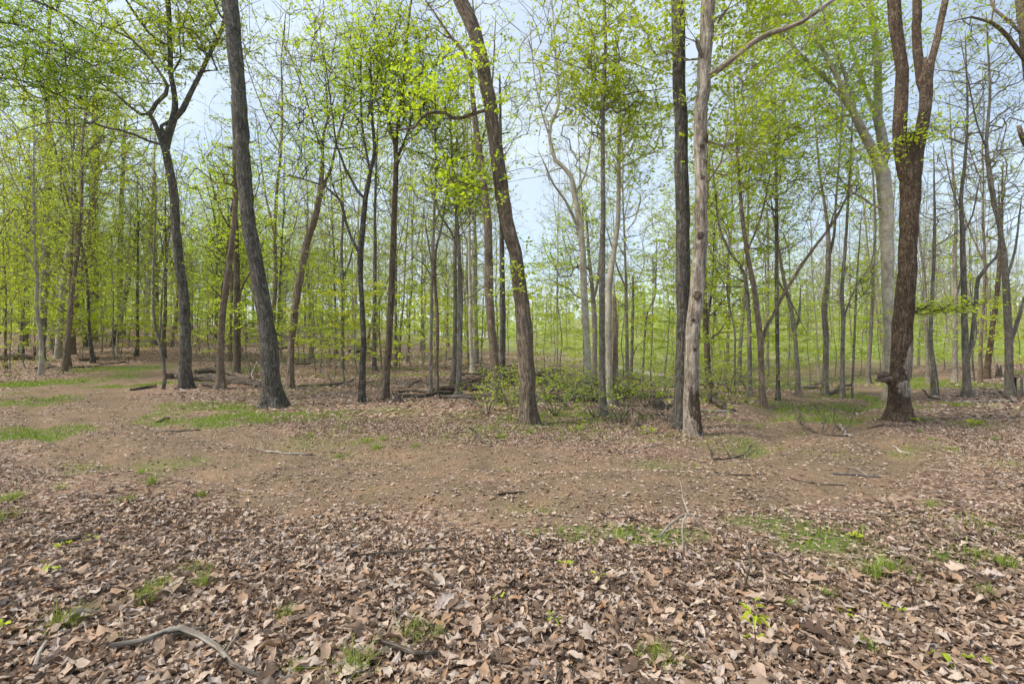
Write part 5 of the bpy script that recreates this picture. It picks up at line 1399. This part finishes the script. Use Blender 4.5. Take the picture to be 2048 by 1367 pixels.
# ------------------------------------------------------------------ grass
def blades(x, y, r, hh, w, lean=.45, zf=h):
    N = len(x); z = zf(x, y)
    az = r.uniform(0, 2 * math.pi, N); H = hh * r.uniform(.45, 1.15, N); ln = np.abs(r.normal(0, lean, N)) * H
    sx, sy = -np.sin(az), np.cos(az); ww = w * r.uniform(.6, 1.2, N)
    def row(f, k): 
        cx, cy, cz = x + np.cos(az) * ln * f ** 1.8, y + np.sin(az) * ln * f ** 1.8, z + H * (f - .25 * f ** 2 * np.minimum(ln / H, 1.5))
        return np.stack([cx - sx * ww * k, cy - sy * ww * k, cz], -1), np.stack([cx + sx * ww * k, cy + sy * ww * k, cz], -1)
    a, b = row(0.0, .5); c, d = row(.55, .45); e, f = row(1.0, .06)
    V = np.stack([a, b, c, d, e, f], 1).reshape(-1, 3)
    o = (np.arange(N) * 6)[:, None]
    F = np.concatenate([np.array([[0, 1, 3, 2]]) + o, np.array([[2, 3, 5, 4]]) + o])
    return V, F, np.repeat(np.clip(r.beta(2, 2, N), 0, 1), 6)

rg = np.random.default_rng(909)
gx, gy = scatter(520000, 2.2, 26, rg, lambda x, y: grass_mask(x, y) ** 1.3 * (0.5 + .5 * ss(3, 10, y)) * np.clip(9 / y, .25, 1))
V, F, T = blades(gx, gy, rg, .065 + .02 * ss(6, 14, gy), .006 + .0006 * gy)
TRIS[0] += len(F) * 2
tag(link('grass', build_mesh('grass', V, F, {'tint': ('FLOAT', T)}, False, LEAF['moss'])), 'short green grass growing in patches along the trail', 'grass', kind='stuff')

def tuft_proto(n, rad, hh, w, seed):
    r = np.random.default_rng(seed); q = r.normal(0, rad, (n, 2))
    V, F, T = blades(q[:, 0], q[:, 1], r, hh, w, .95, zf=lambda x, y: np.full(np.shape(x), -.01))
    return build_mesh('grass_tuft', V, F, {'tint': ('FLOAT', T)}, False, LEAF['grass'])
tufts = [tuft_proto(120, .055, .15, .005, 1), tuft_proto(80, .035, .11, .005, 2), tuft_proto(130, .075, .12, .005, 3), tuft_proto(60, .03, .17, .006, 4)]
TUFT_PX = [(292, 1198, 1.0), (325, 1170, .9), (392, 1142, .9), (405, 1172, .9), (130, 1250, 1.0), (165, 1235, .9), (252, 1002, .9), (305, 967, 1.2), (12, 1005, 1.1), (30, 995, 1.2), (8, 1035, 1.2), (120, 978, .8), (402, 992, .8), (285, 945, .9), (832, 1265, 1.0), (878, 1275, .6), (708, 1340, 1.1),
           (1335, 1328, 1.1), (1310, 1310, .8), (1745, 1155, 1.3), (1775, 1142, 1.1), (1580, 1212, .8), (1955, 1115, 1.1), (2010, 1135, .9), (1975, 1190, .7), (592, 1340, .8), (735, 882, 1.1), (765, 880, 1.0), (1002, 876, 1.1), (1012, 942, .8), (678, 912, .7), (622, 874, .9), (752, 897, 1.1), (690, 858, 1.0),
           (830, 892, .8), (888, 874, .7), (1160, 860, .9), (1300, 884, .9), (1120, 880, .8), (1060, 866, .9), (1950, 848, .9), (1840, 862, .8), (1865, 880, .9), (1740, 1300, .6), (1650, 1190, .6), (1100, 1190, .5), (330, 738, 1.0), (165, 762, 1.3), (570, 1230, .6), (90, 1130, .6), (1860, 1010, .8), (1560, 900, .7), (1990, 880, .8), (1215, 900, .6)]
def zone(px, py):
    v = 'at the picture bottom' if py > 1220 else ('in the foreground leaves' if py > 1080 else ('near the trail crossing' if py > 930 else 'along the far side of the trail'))
    u = ['far left', 'left', 'left of centre', 'right of centre', 'right', 'far right'][min(5, int(px / 2048 * 6))]
    return f'{v}, {u}'
zc = {}
for i, (px, py, s) in enumerate(TUFT_PX):
    b = unproj(px, py, h)
    o = link('grass_tuft', tufts[i % 4], None, tuple(b), rg.uniform(0, 6.28)); o.scale = (s * .68, s * .68, s * .72)
    zn = zone(px, py); zc.setdefault(zn, []).append((s, px, o))
    tag(o, 'x', 'grass tuft', 'grass tufts in the leaf litter')
SIZEW = ['largest', 'second largest', 'third largest', 'fourth largest', 'fifth largest', 'sixth largest', 'smallest', 'tiniest']
for zn, lst in zc.items():
    lst.sort(key=lambda t: -t[0])
    for k, (s, px, o) in enumerate(lst):
        o['label'] = (f'green grass tuft {zn}' if len(lst) == 1 else f'{SIZEW[min(k, 7)]} green grass tuft {zn}')

# seedlings with broad leaves
def seedling(px, py, H, n, size, label, seed, leaf='lime'):
    r = np.random.default_rng(seed); b = unproj(px, py, h)
    root = tag(link('seedling', None, None, tuple(b)), label, 'seedling', 'green seedlings in the leaf litter')
    t = Tubes(); P = np.array([[0, 0, -.02], [.006, 0, H * .4], [.0, .008, H * .75], [.01, 0, H]]); t.add(P, np.array([.0035, .003, .002, .0015]), 5)
    link('stem', t.mesh('stem', BARK['grey']), root)
    V, F, T = [], [], []
    for k in range(n):
        az = k * 2.4 + r.uniform(-.3, .3); z = H * r.uniform(.35, 1.0)
        L = size * r.uniform(.7, 1.2); tl = r.uniform(-.3, .25)
        S_ = leaf_shape(1, r, np.array([L]), np.array([L * .55]), 5, False)[0]
        S_[:, 0] += L * .75
        c, s = math.cos(az), math.sin(az)
        q = np.stack([S_[:, 0] * c - S_[:, 1] * s, S_[:, 0] * s + S_[:, 1] * c, S_[:, 2] + z + S_[:, 0] * tl], -1)
        link('leaf', build_mesh('leaf', q, leaf_faces(5), {'tint': ('FLOAT', np.full(len(q), r.uniform(.2, 1)))}, True, LEAF[leaf]), root)
SEED = [(1508, 1320, .28, 11, .055, 'tallest green seedling, branching above the leaves at lower right'), (995, 1205, .05, 2, .05, 'single bright leaf seedling right of the bottom centre'), (1790, 1232, .05, 3, .05, 'small round-leaved seedling in the leaves at lower right'), (1710, 1080, .06, 4, .06, 'yellow green seedling by the grassy patch on the right'),
        (1195, 1158, .05, 3, .05, 'small seedling below the pale arching twig'), (1130, 1135, .05, 4, .045, 'low seedling beside the litter edge at centre'), (1110, 1245, .04, 5, .04, 'dark green ground plant at bottom centre'), (182, 1085, .06, 3, .05, 'green seedling beside the stubby dark stick'), (128, 1095, .05, 3, .055, 'bright seedling left of the stubby dark stick'),
        (100, 1150, .07, 4, .05, 'seedling in the leaves at the left'), (215, 1285, .04, 2, .05, 'tiny yellow seedling above the grey curved branch'), (1880, 1320, .05, 3, .05, 'small seedling in the lower right corner'), (1960, 1330, .05, 3, .045, 'tiny seedling at the lower right edge'), (5, 1265, .06, 2, .06, 'round leaf seedling at the left edge'),
        (1950, 850, .12, 10, .10, 'bright yellow green low plant on the right bank'), (1830, 848, .12, 7, .07, 'yellow green sprouts at the foot of the scaly trunk'), (1298, 868, .12, 6, .09, 'dark green broad-leaved plant left of the tall dark trunk'), (1160, 858, .14, 8, .08, 'pale green sprouting plant right of the leaning brown trunk'), (1690, 1230, .04, 3, .04, 'tiny seedling right of the tallest one')]
for i, s_ in enumerate(SEED): seedling(*s_[:5], s_[5], 40 + i, 'deep' if 'dark' in s_[5][:6] else 'lime')
print('TRIS', TRIS[0])
